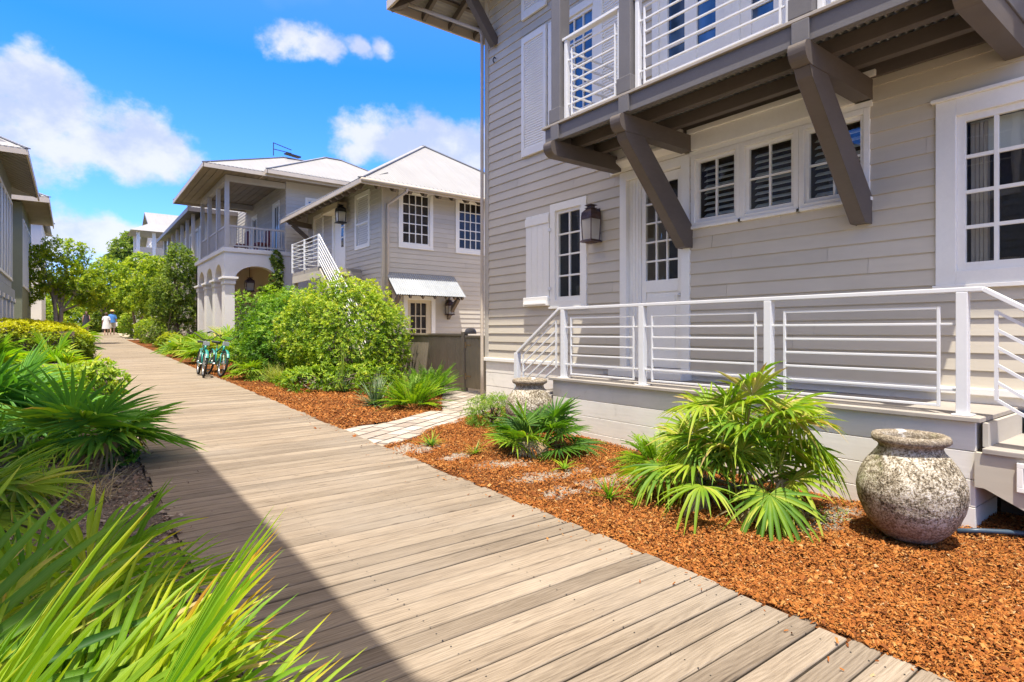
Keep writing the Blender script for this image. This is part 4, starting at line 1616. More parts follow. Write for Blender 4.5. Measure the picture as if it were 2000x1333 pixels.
    hd.fbox(F2b, 2.9, 4.3, .0, .34, 5.70, 5.93)
    hd.fbox(F2b, 2.87, 4.33, .0, .40, 5.68, 5.73)
    hd.build('door_hood', 'cream_wall', do)
    # downspout
    p = MB()
    p.tube([(8.08, EY-.07, EZ-.05), (8.08, EY-.05, EZ-.17), (H2X+.14, H2Y-.07, 5.38), (H2X+.14, H2Y-.07, 5.2), (H2X+.14, H2Y-.07, .3)], .045, 8)
    p.build('downspout', 'fascia_paint', h2, smooth=True)
    # ground-floor door
    d = MB()
    d.fbox(F2a, .70, .84, -.06, .04, .3, 2.62)
    d.fbox(F2a, 1.70, 1.84, -.06, .04, .3, 2.62)
    d.fbox(F2a, .84, 1.70, -.06, .04, 2.46, 2.62)
    do = d.build('door', 'white_paint', h2, 'cream paned door under the awning')
    lf = MB()
    lf.fbox(F2a, .84, .96, -.06, .0, .3, 2.46)
    lf.fbox(F2a, 1.52, 1.70, -.06, .0, .3, 2.46)
    lf.fbox(F2a, .96, 1.52, -.06, .0, 2.36, 2.46)
    lf.fbox(F2a, .96, 1.52, -.06, .0, .3, .72)
    for i in (1, 2):
        s = .96+.56*i/3
        lf.fbox(F2a, s-.016, s+.016, -.05, -.006, .72, 2.36)
    for i in range(1, 4):
        z = .72+1.64*i/4
        lf.fbox(F2a, .96, 1.52, -.05, -.004, z-.016, z+.016)
    lf.build('door_leaf', 'cream_wall', do)
    g = MB()
    g.quad(F2a(.96, -.04, .72), F2a(1.52, -.04, .72), F2a(1.52, -.04, 2.36), F2a(.96, -.04, 2.36))
    g.build('pane', 'glass_dark', do)
    # awning
    a = MB()
    p0, p1 = Vector((7.72, H2Y-.02, 3.28)), Vector((7.72, 15.84, 2.57))
    v = p1-p0
    corrugated(a, p0, (1, 0, 0), v, 2.45, v.length, .075, .015, 4)
    aw = a.build('awning', 'galvanised', h2, 'corrugated metal awning')
    for x in (7.80, 8.22, 8.65, 9.08, 9.50, 9.80, 10.08):
        b = MB()
        b.bar((x, H2Y, 3.19), (x, 15.88, 2.50), .06, .10)
        b.build('rafter', 'rafter_brown', aw)
    b = MB()
    for z, y in ((2.60, 15.98), (2.86, 16.24), (3.10, 16.47)):
        b.bar((7.76, y, z-.035), (10.13, y, z-.035), .06, .03)
    b.build('purlin', 'rafter_brown', aw)
    for x in (7.85, 9.96):
        k = MB()
        k.bar((x, H2Y, 1.92), (x, 15.95, 2.52), .11, .13)
        k.bar((x, H2Y-.04, 1.85), (x, H2Y-.04, 2.7), .09, .08, up=(0, 1, 0))
        k.build('brace', 'rafter_brown', aw, bevel=.006)
    # landing and outside stair
    l = MB()
    l.box(6.20, H2X, 18.2, 20.95, 3.38, 3.50)
    st = l.build('stair', 'deck_paint', h2, 'outside stair with white railing')
    tr = MB()
    n = 15
    for k in range(n):
        z = 3.50-(k+1)*.205
        y = 18.2-(k+1)*.265
        tr.box(6.26, 7.16, y, y+.28, z-.04, z)
    tr.build('step', 'deck_paint', st)
    sg = MB()
    for x in (6.22, 7.18):
        sg.bar((x, 18.2, 3.33), (x, 18.2-n*.265, 3.33-n*.205), .05, .26)
    for x, y in ((6.28, 18.3), (6.28, 20.85), (7.5, 18.3)):
        sg.box(x-.07, x+.07, y-.07, y+.07, .3, 3.38)
    sg.box(6.20, 6.24, 18.2, 20.95, 3.14, 3.38)
    sg.box(6.24, H2X, 18.2, 18.24, 3.14, 3.38)
    sg.build('support', 'siding_paint', st)
    r = MB()
    zt = 4.52
    for k in range(7):
        d = k*.135
        r.box(6.19, 6.215, 18.2, 20.95, zt-d-.02, zt-d)
        r.box(6.215, H2X, 20.93, 20.95, zt-d-.02, zt-d)
        r.bar((6.2, 18.2, zt-d-.01), (6.2, 14.3, zt-d-.01-3.9*.774), .025, .025 if k else .05)
    for y in (18.2, 19.6, 20.93):
        r.box(6.17, 6.23, y-.03, y+.03, 3.5, zt+.01)
    for y in (16.25, 14.4):
        z = zt-(18.2-y)*.774
        r.box(6.17, 6.23, y-.03, y+.03, z-1.1, z)
    r.build('railing', 'white_metal', st)


build_h2()
lantern(9.93, H2Y-.17, 1.98, .24, .52, 'copper lantern beside the brown brace under the metal awning', wall=None)
lantern(H2X-.28, 19.35, 5.15, .30, .66, 'black lantern hanging beside the upstairs door of the house with the stair', 'black_iron')
lantern(WX-.15, 6.04, 2.74, .215, .58, 'large copper lantern on the grey clapboards between small window and front door', wall=WX-.01)

# ------------------------------------------------------------------ third house (white arcade, covered balcony)
h3 = thing('house', 'house with a covered upper balcony on a white stucco arcade, beyond the outside stair', 'house', (4.75, 24.6, .45))


def arch_wall(m, F, L, z0, zt, openings, thick, seg=14):
    """wall with arched openings (s0,s1,spring,crown): front, back and the reveals"""
    def face(n):
        cur = 0.0
        for s0, s1, sp, cr in openings:
            m.quad(F(cur, n, z0), F(s0, n, z0), F(s0, n, zt), F(cur, n, zt))
            cx, hw = (s0+s1)/2, (s1-s0)/2
            for i in range(seg):
                a, b = PI-PI*i/seg, PI-PI*(i+1)/seg
                pa = (cx+hw*math.cos(a), sp+(cr-sp)*math.sin(a))
                pb = (cx+hw*math.cos(b), sp+(cr-sp)*math.sin(b))
                m.quad(F(pa[0], n, pa[1]), F(pb[0], n, pb[1]), F(pb[0], n, zt), F(pa[0], n, zt))
            cur = s1
        m.quad(F(cur, n, z0), F(L, n, z0), F(L, n, zt), F(cur, n, zt))
    face(0)
    face(-thick)
    for s0, s1, sp, cr in openings:
        cx, hw = (s0+s1)/2, (s1-s0)/2
        pts = [(s0, z0), (s0, sp)]+[(cx+hw*math.cos(PI-PI*i/seg), sp+(cr-sp)*math.sin(PI-PI*i/seg)) for i in range(1, seg)]+[(s1, sp), (s1, z0)]
        for p, q in zip(pts, pts[1:]):
            m.quad(F(p[0], 0, p[1]), F(q[0], 0, q[1]), F(q[0], -thick, q[1]), F(p[0], -thick, p[1]))
    m.quad(F(L, 0, z0), F(L, -thick, z0), F(L, -thick, zt), F(L, 0, zt))


def build_h3():
    X0, Y0, YE = 4.72, 24.6, 31.0
    Ff = frame((X0, Y0), (1, 0), (0, -1))
    Fw = frame((X0, Y0), (0, 1), (-1, 0))
    m = MB()
    arch_wall(m, Ff, 7.5, .3, 4.55, [(.36, 2.02, 3.45, 4.06)], .38)
    arch_wall(m, Fw, YE-Y0, .3, 4.55, [(.55+k*1.9, .55+k*1.9+1.34, 3.60, 4.16) for k in range(3)], .36)
    m.box(X0, 12.2, YE-.3, YE, .3, 4.55)
    m.build('arcade_wall', 'stucco_white', h3)
    c = MB()
    c.box(X0-.07, 12.2, Y0-.07, YE+.05, 4.552, 4.72)
    c.build('cornice', 'stucco_white', h3, bevel=.02)
    for k, (y, w) in enumerate(((Y0+.26, .62), (Y0+2.17, .60), (Y0+4.07, .60), (Y0+5.95, .60))):
        q = MB()
        for d, za, zb in ((.03, 3.30, 3.44), (.05, 3.44, 3.50), (.11, 3.50, 3.585)):
            q.box(X0-d, X0+.36+d, y-w/2+.0-d+.02, y+w/2+d-.02, za, zb)
        q.build('capital', 'stucco_white', h3, bevel=.01)
        q = MB()
        q.box(X0-.06, X0+.42, y-w/2-.04, y+w/2+.04, .3, .75)
        q.build('column_base', 'stucco_white', h3, bevel=.01)
    i = MB()
    i.box(7.0, 7.1, Y0+.4, YE, .3, 4.5)
    i.quad((X0+.3, Y0+.38, 4.52), (7.0, Y0+.38, 4.52), (7.0, YE, 4.52), (X0+.3, YE, 4.52))
    i.box(6.85, 7.0, 28.3, 28.75, .3, 3.4)
    i.box(6.80, 7.0, 28.25, 28.8, 3.4, 3.5)
    i.build('inner_wall', 'cream_wall', h3)
    # upper floor
    u = MB()
    siding(u, frame((7.02, Y0), (0, 1), (-1, 0)), 9.0, 4.72, 7.8, .155, [(.88, 1.9, 4.75, 6.98), (4.6, 5.6, 4.75, 7.0)])
    siding(u, frame((7.02, Y0), (1, 0), (0, -1)), 6.5, 4.72, 7.8, .155, [(.78, 1.52, 6.0, 7.06)])
    u.build('wall', 'siding_paint_pale', h3, var=True)
    Fu = frame((7.02, Y0), (0, 1), (-1, 0))
    window(h3, frame((7.02, Y0), (1, 0), (0, -1)), .78, 1.52, 6.0, 7.08, 1, 2, .10, .05, .03, 'glass_blue')
    for s0, s1 in ((.86, 1.92), (4.58, 5.62)):
        window(h3, Fu, s0, s1, 4.74, 7.02, 2, 1, .10, .10, .05, 'glass_dark', name='french_door')
    # posts and railings of the balcony
    for y in (24.68, 26.35, 28.2, 29.95):
        p = MB()
        p.box(X0+.02, X0+.17, y-.075, y+.075, 4.72, 7.32)
        p.build('post', 'rail_grey', h3)
    b = MB()
    b.box(X0+.02, X0+.20, Y0, 30.1, 7.32, 7.55)
    b.box(X0+.20, 7.0, Y0+.0, Y0+.16, 7.32, 7.55)
    b.box(X0+.20, 7.0, 29.95, 30.1, 7.32, 7.55)
    b.build('header_beam', 'rail_grey', h3)
    r = MB()
    for a, c_ in ((24.76, 26.27), (26.43, 28.12), (28.28, 29.87)):
        r.box(X0+.06, X0+.13, a, c_, 5.55, 5.62)
        r.box(X0+.07, X0+.12, a, c_, 4.80, 4.86)
        n = int((c_-a)/.13)
        for k in range(n):
            y = a+(k+.5)*(c_-a)/n
            r.box(X0+.075, X0+.105, y-.018, y+.018, 4.86, 5.55)
    r.box(X0+.17, 6.98, Y0+.05, Y0+.11, 5.55, 5.62)
    r.box(X0+.17, 6.98, Y0+.06, Y0+.10, 4.80, 4.86)
    for k in range(16):
        x = X0+.25+k*.135
        r.box(x-.016, x+.016, Y0+.065, Y0+.095, 4.86, 5.55)
    r.build('railing', 'rail_grey', h3)
    s = MB()
    s.quad((X0-.5, Y0-.6, 7.30), (7.02, Y0-.6, 7.30+.0), (7.02, 31.2, 7.30), (X0-.5, 31.2, 7.30))
    s.quad((X0+.2, Y0+.16, 7.545), (7.02, Y0+.16, 7.545), (7.02, 30, 7.545), (X0+.2, 30, 7.545))
    s2 = MB()
    n = 12
    for k in range(n):
        x0 = 3.88+(7.0-3.88)*k/n
        x1 = 3.88+(7.0-3.88)*(k+1)/n-.02
        s2.box(x0, x1, 23.7, 31.35, 7.575, 7.59)
    s2.build('ceiling', 'soffit_wood', h3)
    ro = hip_roof(h3, 3.84, 12.4, 23.65, 31.4, 7.62, (7.7, 27.5, 9.4), 'roof_white_x', ((7.7, 27.5, 9.4), (10.5, 27.5, 9.4)))
    f = MB()
    f.box(3.82, 12.4, 23.61, 23.65, 7.48, 7.62)
    f.box(3.80, 3.84, 23.61, 31.44, 7.48, 7.62)
    f.box(3.84, 12.4, 31.40, 31.44, 7.48, 7.62)
    f.build('fascia', 'fascia_paint', ro)
    rb = hip_roof(h3, 6.0, 13.0, 23.45, 30.0, 7.70, (9.4, 26.75, 9.52), 'roof_white_x', ((9.4, 26.75, 9.52), (10.2, 26.75, 9.52)))
    f = MB()
    f.box(5.98, 13.0, 23.41, 23.45, 7.56, 7.70)
    f.box(5.96, 6.0, 23.41, 25.0, 7.56, 7.70)
    f.build('fascia', 'fascia_paint', rb)
    ce = MB()
    ce.box(6.02, 13, 23.46, 24.6, 7.63, 7.65)
    ce.build('soffit', 'soffit_wood', rb)
    # chairs seen through the balusters
    for x, y, w in ((6.35, 25.7, .55), (5.75, 26.6, .5)):
        t = thing('armchair', 'dark red armchair on the covered balcony, behind the balusters' if x > 6 else 'dark red seat on the covered balcony near the post', 'chair', (x, y, 4.72))
        q = MB()
        q.box(x-w/2, x+w/2, y-w/2, y+w/2, 5.05, 5.16)
        q.build('seat', 'furniture_red', t, bevel=.02)
        q = MB()
        q.box(x+w/2-.07, x+w/2, y-w/2, y+w/2, 5.16, 5.72)
        q.build('backrest', 'furniture_red', t, bevel=.02)
        for sx in (-1, 1):
            for sy in (-1, 1):
                q = MB()
                q.box(x+sx*(w/2-.04)-.025, x+sx*(w/2-.04)+.025, y+sy*(w/2-.04)-.025, y+sy*(w/2-.04)+.025, 4.725, 5.05)
                q.build('leg', 'furniture_red', t)


build_h3()
lantern(5.92, 25.9, 3.10, .34, .62, 'copper lantern hanging inside the white arch', 'copper_patina', name='hanging_lantern', hang=.80)
t = MB()
t.tube([(7.3, 27.5, 9.45), (7.3, 27.5, 10.05)], .02, 6)
t.bar((7.3, 27.5, 10.03), (8.1, 27.5, 9.85), .03, .03)
t.bar((7.3, 27.5, 9.75), (8.1, 27.5, 9.70), .03, .03)
t.bar((7.8, 27.4, 9.62), (8.5, 27.6, 9.60), .25, .06)
o = t.build('antenna', 'black_iron')
props(o, 'small black antenna on the ridge of the house with the arcade', 'antenna')


# ------------------------------------------------------------------ fence with gate at the end of the paver path
def build_fence():
    FX = 6.62
    t = thing('fence', 'brown vertical board fence with a gate at the end of the paver path', 'fence', (FX, 10.3, .2))
    def boards(y0, y1, z0, z1):
        m = MB()
        n = max(1, round((y1-y0)/.095))
        for k in range(n):
            a = y0+(y1-y0)*k/n
            m.box(FX-.012, FX+.012, a+.0015, a+(y1-y0)/n-.0015, z0, z1)
        m.box(FX+.012, FX+.05, y0, y1, z0+.2, z0+.28)
        m.box(FX+.012, FX+.05, y0, y1, z1-.22, z1-.14)
        return m
    p = boards(10.42, 16.4, .24, 1.36).build('fence_panel', 'fence_paint', t, bevel=.002)
    c = MB()
    c.box(FX-.05, FX+.05, 10.42, 16.4, 1.36, 1.41)
    c.build('cap_rail', 'fence_paint', p, bevel=.006)
    g = boards(9.38, 10.30, .27, 1.32).build('gate', 'fence_paint', t, bevel=.002)
    c = MB()
    c.box(FX-.035, FX+.035, 9.38, 10.30, 1.32, 1.37)
    c.build('cap_rail', 'fence_paint', g, bevel=.006)
    h = MB()
    for z in (.50, 1.15):
        h.box(FX-.022, FX-.012, 10.10, 10.33, z, z+.03)
        h.box(FX-.03, FX-.012, 10.27, 10.33, z-.05, z+.08)
    h.build('hinge', 'stem_tan', g)
    k = MB()
    k.lathe((FX-.05, 9.45, .86), [(.02, 0), (.028, .02), (.02, .04)], 8)
    k.build('gate_latch', 'fascia_paint', g)
    for y in (10.36, 9.32):
        q = MB()
        q.box(FX-.055, FX+.055, y-.055, y+.055, .1, 1.44)
        po = q.build('fence_post', 'fence_paint', t, bevel=.006)
        if y > 10:
            q = MB()
            q.lathe((FX+.10, y-.08, 1.40), [(.13, 0), (.125, .05), (.10, .10), (.04, .13)], 16)
            q.build('post_cap', 'post_paint', po, smooth=True)


build_fence()


# ------------------------------------------------------------------ houses on the other side and far away
def plain_window(parent, F, s0, s1, z0, z1, cols=1, rows=1, glass='glass_blue', cas=.09):
    return window(parent, F, s0, s1, z0, z1, cols, rows, cas, .04, .03, glass, bevel=0)


def build_left_near():
    """the neighbour whose eave throws the long shadow over the near end of the boardwalk (just outside the picture)"""
    h = thing('house', 'grey blue neighbour house whose eave shades the near end of the boardwalk', 'house', (-3, 2.5, 0))
    Fx = frame((-2.1, -1.0), (0, 1), (1, 0))
    m = MB()
    siding(m, Fx, 6.5, .2, 7.3, .16, [(1, 2, 1.0, 2.8), (4, 5, 1, 2.8), (1, 2, 4.2, 6.2), (4, 5, 4.2, 6.2)])
    siding(m, frame((-2.1, 5.5), (-1, 0), (0, 1)), 6, .2, 7.3, .16)
    siding(m, frame((-2.1, -1.0), (-1, 0), (0, -1)), 6, .2, 7.3, .16)
    m.box(-8.1, -8.0, -1, 5.5, .2, 7.3)
    m.build('wall', 'wall_greyblue', h)
    for s in (1, 4):
        for z in (.95, 4.15):
            plain_window(h, Fx, s-.05, s+1.05, z, z+1.95, 2, 3)
    ro = hip_roof(h, -9, -.57, .30, 6.6, 7.55, (-5, 3.4, 9.5), 'roof_white_y')  # roof cut short at the near end to let sun onto the foreground palmettos
    f = MB()
    f.box(-.60, -.55, .3, 6.6, 7.42, 7.56)
    f.build('fascia', 'fascia_paint', ro)
    s = MB()
    s.box(-9, -.62, .32, 6.58, 7.44, 7.46)
    s.build('soffit', 'soffit_wood', ro)


build_left_near()


def build_left_second():
    """unseen neighbour added on the left, set back, so the windows opposite mirror dark walls"""
    h = thing('house', 'unseen set back neighbour house with a long porch roof opposite the round shrub', 'house', (-3.6, 14, .3))
    Fx = frame((-3.4, 9.0), (0, 1), (1, 0))
    m = MB()
    siding(m, Fx, 11.5, .2, 7.4, .16, [(1.2+k*2.6, 2.3+k*2.6, z, z+2.0) for k in range(4) for z in (1.2, 4.6)])
    siding(m, frame((-3.4, 9.0), (-1, 0), (0, -1)), 6, .2, 7.4, .16)
    siding(m, frame((-3.4, 20.5), (-1, 0), (0, 1)), 6, .2, 7.4, .16)
    m.box(-9.4, -9.3, 9, 20.5, .2, 7.4)
    m.build('wall', 'wall_greyblue', h)
    for k in range(4):
        for z in (1.15, 4.55):
            plain_window(h, Fx, 1.15+k*2.6, 2.35+k*2.6, z, z+2.1, 2, 3, 'glass_dark')
    ro = hip_roof(h, -10, -2.45, 8.2, 21.3, 7.5, (-6, 12, 9.6), 'roof_white_y', ((-6.2, 12, 9.6), (-6.2, 17.5, 9.6)))
    f = MB()
    f.box(-2.48, -2.43, 8.2, 21.3, 7.34, 7.5)
    f.build('fascia', 'fascia_paint', ro)
    s = MB()
    s.box(-9.9, -2.5, 8.25, 21.25, 7.38, 7.40)
    s.build('soffit', 'soffit_wood', ro)


build_left_second()


def build_left_mid():
    h = thing('house', 'house at the left edge with tall blue windows, white columns and deep eaves', 'house', (-2, 24.2, .5))
    WXl = -1.92
    Fx = frame((WXl, 24.0), (0, 1), (1, 0))
    m = MB()
    m.box(-9, WXl, 24.0, 30.6, 3.2, 7.3)
    m.build('wall', 'wall_greyblue', h)
    for k in range(6):
        s = .1+k*1.08
        window(h, Fx, s, s+1.02, 3.5, 6.6, 1, 2, .10, .04, .05, 'glass_blue', bevel=0)
    b = MB()
    b.box(-9, WXl+.10, 23.9, 30.7, 2.75, 3.1)
    for k in range(7):
        y = 24.0+k*1.08
        b.box(WXl, WXl+.12, y-.05, y+.05, 2.55, 2.75)
    b.build('band', 'wall_greyblue', h)
    for k in range(5):
        y = 24.2+k*1.55
        c = MB()
        c.box(WXl-.35, WXl+.08, y-.22, y+.22, .4, 2.6)
        c.box(WXl-.40, WXl+.13, y-.27, y+.27, 2.6, 2.745)
        c.build('column', 'stucco_white', h, bevel=.01)
    c = MB()
    c.box(-9, WXl-.9, 24.0, 30.6, .3, 2.75)
    c.build('inner_wall', 'siding_paint_pale', h)
    EX, EZ, Y0, Y1 = -1.06, 7.02, 23.1, 31.0
    ro = hip_roof(h, -9.5, EX, Y0, Y1, EZ, (-5.2, 27, 9.4), 'roof_white_y')
    f = MB()
    f.box(EX-.05, EX+.0, Y0, Y1, EZ-.16, EZ)
    f.box(-9.5, EX, Y0-.03, Y0+.0, EZ-.16, EZ)
    f.build('fascia', 'fascia_paint', ro)
    y = Y0+.3
    while y < Y1-.1:
        r = MB()
        r.bar((EX-.06, y, EZ-.06), (WXl-.1, y, EZ-.06+.4), .07, .12)
        r.build('rafter', 'rail_grey', ro)
        y += .45


build_left_mid()


def build_left_far():
    h = thing('house', 'olive grey house with wide eaves behind the tall windowed house at the left', 'house', (-1.8, 34, .6))
    Fx = frame((-1.75, 33.6), (0, 1), (1, 0))
    m = MB()
    m.box(-9, -1.75, 33.6, 40.5, .5, 7.2)
    m.build('wall', 'wall_olive', h)
    for k in range(5):
        window(h, Fx, .3+k*1.3, 1.2+k*1.3, 3.5, 6.5, 1, 1, .10, .04, .04, 'glass_dark', bevel=0)
    EX, EZ = -.78, 7.35
    ro = hip_roof(h, -9.5, EX, 32.7, 40.8, EZ, (-5, 36.8, 9.4), 'roof_white_y')
    f = MB()
    f.box(EX-.04, EX+.0, 32.7, 40.8, EZ-.22, EZ)
    f.box(-9.5, EX, 32.66, 32.7, EZ-.22, EZ)
    f.build('fascia', 'fascia_paint', ro)
    s = MB()
    s.box(-9.5, EX-.05, 32.72, 40.7, EZ-.10, EZ-.08)
    s.build('soffit', 'soffit_wood', ro)
    h = thing('house', 'white rendered house glimpsed between the olive grey house and the first tree', 'house', (-2.2, 46, .9))
    m = MB()
    m.box(-9, -1.45, 45, 52, .8, 8.2)
    m.build('wall', 'stucco_white', h)
    Ff = frame((-9, 45), (1, 0), (0, -1))
    for z in (2.0, 4.6):
        plain_window(h, Ff, 5.9, 6.9, z, z+1.9, 1, 2, 'glass_dark')
    hip_roof(h, -9.6, -1.1, 44.4, 52.6, 8.2, (-5, 48, 10), 'roof_white_y')


build_left_far()


def build_right_far():
    h = thing('house', 'grey house with a long sloping eave and row of windows just beyond the arcade house', 'house', (5.4, 36, .7))
    Fx = frame((5.6, 34.0), (0, 1), (-1, 0))
    m = MB()
    m.box(5.6, 12, 34, 46, .5, 7.7)
    m.build('wall', 'siding_paint_pale', h)
    for k in range(7):
        window(h, Fx, .4+k*1.65, 1.6+k*1.65, 5.0, 7.2, 2, 1, .12, .05, .05, 'glass_dark', bevel=0)
        window(h, Fx, .4+k*1.65, 1.6+k*1.65, 1.4, 3.6, 2, 1, .12, .05, .05, 'glass_dark', bevel=0)
    b = MB()
    b.box(5.0, 5.6, 34, 46, 4.4, 4.7)
    for k in range(7):
        b.box(5.0, 5.15, 34.2+k*1.9, 34.35+k*1.9, .6, 7.6)
    b.build('gallery', 'rail_grey', h)
    ro = hip_roof(h, 4.7, 12.5, 33.2, 46.8, 7.75, (8.5, 38, 9.8), 'roof_white_y', ((8.5, 37.3, 9.8), (8.5, 42.5, 9.8)))
    f = MB()
    f.box(4.66, 4.70, 33.2, 46.8, 7.55, 7.75)
    f.box(4.7, 12.5, 33.16, 33.2, 7.55, 7.75)
    f.build('fascia', 'taupe_paint', ro)
    # gabled white house far back
    h = thing('house', 'distant white house with a gabled roof and small upper porch above the trees', 'house', (6, 58, 1.3))
    m = MB()
    m.box(5.7, 14, 57.0, 66, 1.2, 9.7)
    m.prism([(5.72, 57.0, 9.7), (5.72, 66, 9.7), (5.72, 61.5, 11.9)], (8, 0, 0))
    m.build('wall', 'fascia_paint', h)
    Ff = frame((5.7, 57), (1, 0), (0, -1))
    Fw = frame((5.7, 57), (0, 1), (-1, 0))
    for s in (.5, 1.5, 2.5, 3.5, 4.5):
        plain_window(h, Ff, s, s+.85, 7.9, 9.45, 1, 1, 'glass_dark', .12)
    for s in (.8, 2.6, 4.4, 6.2):
        plain_window(h, Fw, s, s+1.2, 7.9, 9.45, 1, 1, 'glass_dark', .12)
    ro = MB()
    for sy in (-1, 1):
        ro.hexa([(5.2, 61.5, 12.05), (14.5, 61.5, 12.05), (14.5, 61.5+sy*5.4, 9.55), (5.2, 61.5+sy*5.4, 9.55),
                 (5.2, 61.5, 12.2), (14.5, 61.5, 12.2), (14.5, 61.5+sy*5.4, 9.7), (5.2, 61.5+sy*5.4, 9.7)])
    ro.build('roof', 'roof_white_x', h)
    p = MB()
    p.box(4.0, 6.4, 53.6, 57, 7.05, 7.35)
    p.build('porch_floor', 'stucco_white', h)
    for x, y in ((4.15, 53.8), (5.2, 53.8), (6.2, 53.8), (4.15, 56.6)):
        q = MB()
        q.box(x-.11, x+.11, y-.11, y+.11, 7.35, 9.3)
        q.box(x-.2, x+.2, y-.2, y+.2, 1.2, 7.05)
        q.build('column', 'stucco_white', h)
    p = MB()
    p.box(4.1, 6.3, 53.74, 53.86, 7.35, 8.1)
    p.box(4.1, 4.22, 53.86, 56.6, 7.35, 8.1)
    p.build('porch_railing', 'fascia_paint', h)
    q = MB()
    q.hexa([(3.6, 53.1, 9.3), (6.9, 53.1, 9.3), (6.9, 57, 9.3), (3.6, 57, 9.3), (5.0, 55, 10.2), (6.3, 55, 10.2), (6.3, 57, 10.2), (5.0, 57, 10.2)])
    q.build('porch_roof', 'roof_white_y', h)


build_right_far()


# ------------------------------------------------------------------ plants
def nrm(a):
    return a/np.maximum(np.linalg.norm(a, axis=-1, keepdims=True), 1e-9)


def leaf_cards(p, d, n, L, W, var, droop=0.0):
    """one pointed leaf per row: base, two shoulders, tip"""
    d = nrm(d)
    s = nrm(np.cross(d, n))
    u = np.cross(s, d)
    L = L[:, None]
    W = W[:, None]
    mid = p+d*L*.45+u*L*.06
    tip = p+d*L-np.array([0, 0, 1.0])*L*droop
    v = np.stack([p, mid+s*W*.5, tip, mid-s*W*.5], 1).reshape(-1, 3)
    q = np.arange(len(p)*4).reshape(-1, 4)
    return v, q, np.repeat(var, 4)


def rosettes(rs, c, ax, k, l, w, var, spread=(.5, 1.35)):
    """k leaves round every shoot tip"""
    N = len(c)
    ax = nrm(ax)
    t = nrm(np.cross(ax, rs.normal(size=(N, 3))))
    b = np.cross(ax, t)
    ph = rs.uniform(0, 2*PI, (N, 1))+np.arange(k)[None]*2*PI/k+rs.normal(0, .2, (N, k))
    al = rs.uniform(spread[0], spread[1], (N, k))
    rad = t[:, None]*np.cos(ph)[..., None]+b[:, None]*np.sin(ph)[..., None]
    d = ax[:, None]*np.cos(al)[..., None]+rad*np.sin(al)[..., None]
    n = ax[:, None]*np.sin(al)[..., None]-rad*np.cos(al)[..., None]
    p = np.repeat(c[:, None], k, 1)+rs.normal(0, l*.12, (N, k, 3))
    LL = l*rs.uniform(.6, 1.2, (N, k))
    vv = np.repeat(var[:, None], k, 1)+rs.normal(0, .10, (N, k))
    return leaf_cards(p.reshape(-1, 3), d.reshape(-1, 3), n.reshape(-1, 3), LL.ravel(), (LL*w).ravel(), np.clip(vv.ravel(), 0, 1), .08)


def blob_points(rs, blobs, n, inner=.18, lump=.16, freq=5.0):
    """points near the surface of lumpy ellipsoids; returns points, outward directions, depth (0 surface .. 1 inside)"""
    P, D, K = [], [], []
    wts = np.array([b[3]*b[4]+b[4]*b[5]+b[3]*b[5] for b in blobs])
    cnt = (wts/wts.sum()*n).astype(int)+1
    for b, m in zip(blobs, cnt):
        d = nrm(rs.normal(size=(m, 3)))
        o = rs.uniform(0, 6, 3)
        lumpv = np.sin(d[:, 0]*freq+o[0])*np.sin(d[:, 1]*freq+o[1])+np.sin(d[:, 2]*freq*1.3+o[2])*np.sin(d[:, 0]*freq*1.7+o[1])
        dep = np.abs(rs.normal(0, inner, m))
        r = (1+lump*lumpv*.5-dep+rs.normal(0, .03, m))
        R = np.array(b[3:6])
        P.append(np.array(b[:3])+d*R*r[:, None])
        D.append(nrm(d/R))
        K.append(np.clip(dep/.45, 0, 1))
    P, D, K = np.concatenate(P), np.concatenate(D), np.concatenate(K)
    # drop what lies deep inside another lobe
    keep = np.ones(len(P), bool)
    for b in blobs:
        q = (P-np.array(b[:3]))/np.array(b[3:6])
        keep &= np.linalg.norm(q, axis=1) > .62
    return P[keep], D[keep], K[keep]


def join(parts):
    V, Q, A, o = [], [], [], 0
    for v, q, a in parts:
        V.append(v)
        Q.append(q+o)
        A.append(a)
        o += len(v)
    return np.concatenate(V), np.concatenate(Q), np.concatenate(A)


def tube_arrays(pts, r, seg=5, a=0.3):
    m = MB()
    m.tube(pts, r, seg, cap=False)
    return np.array(m.v), np.array(m.f), np.full(len(m.v), a)


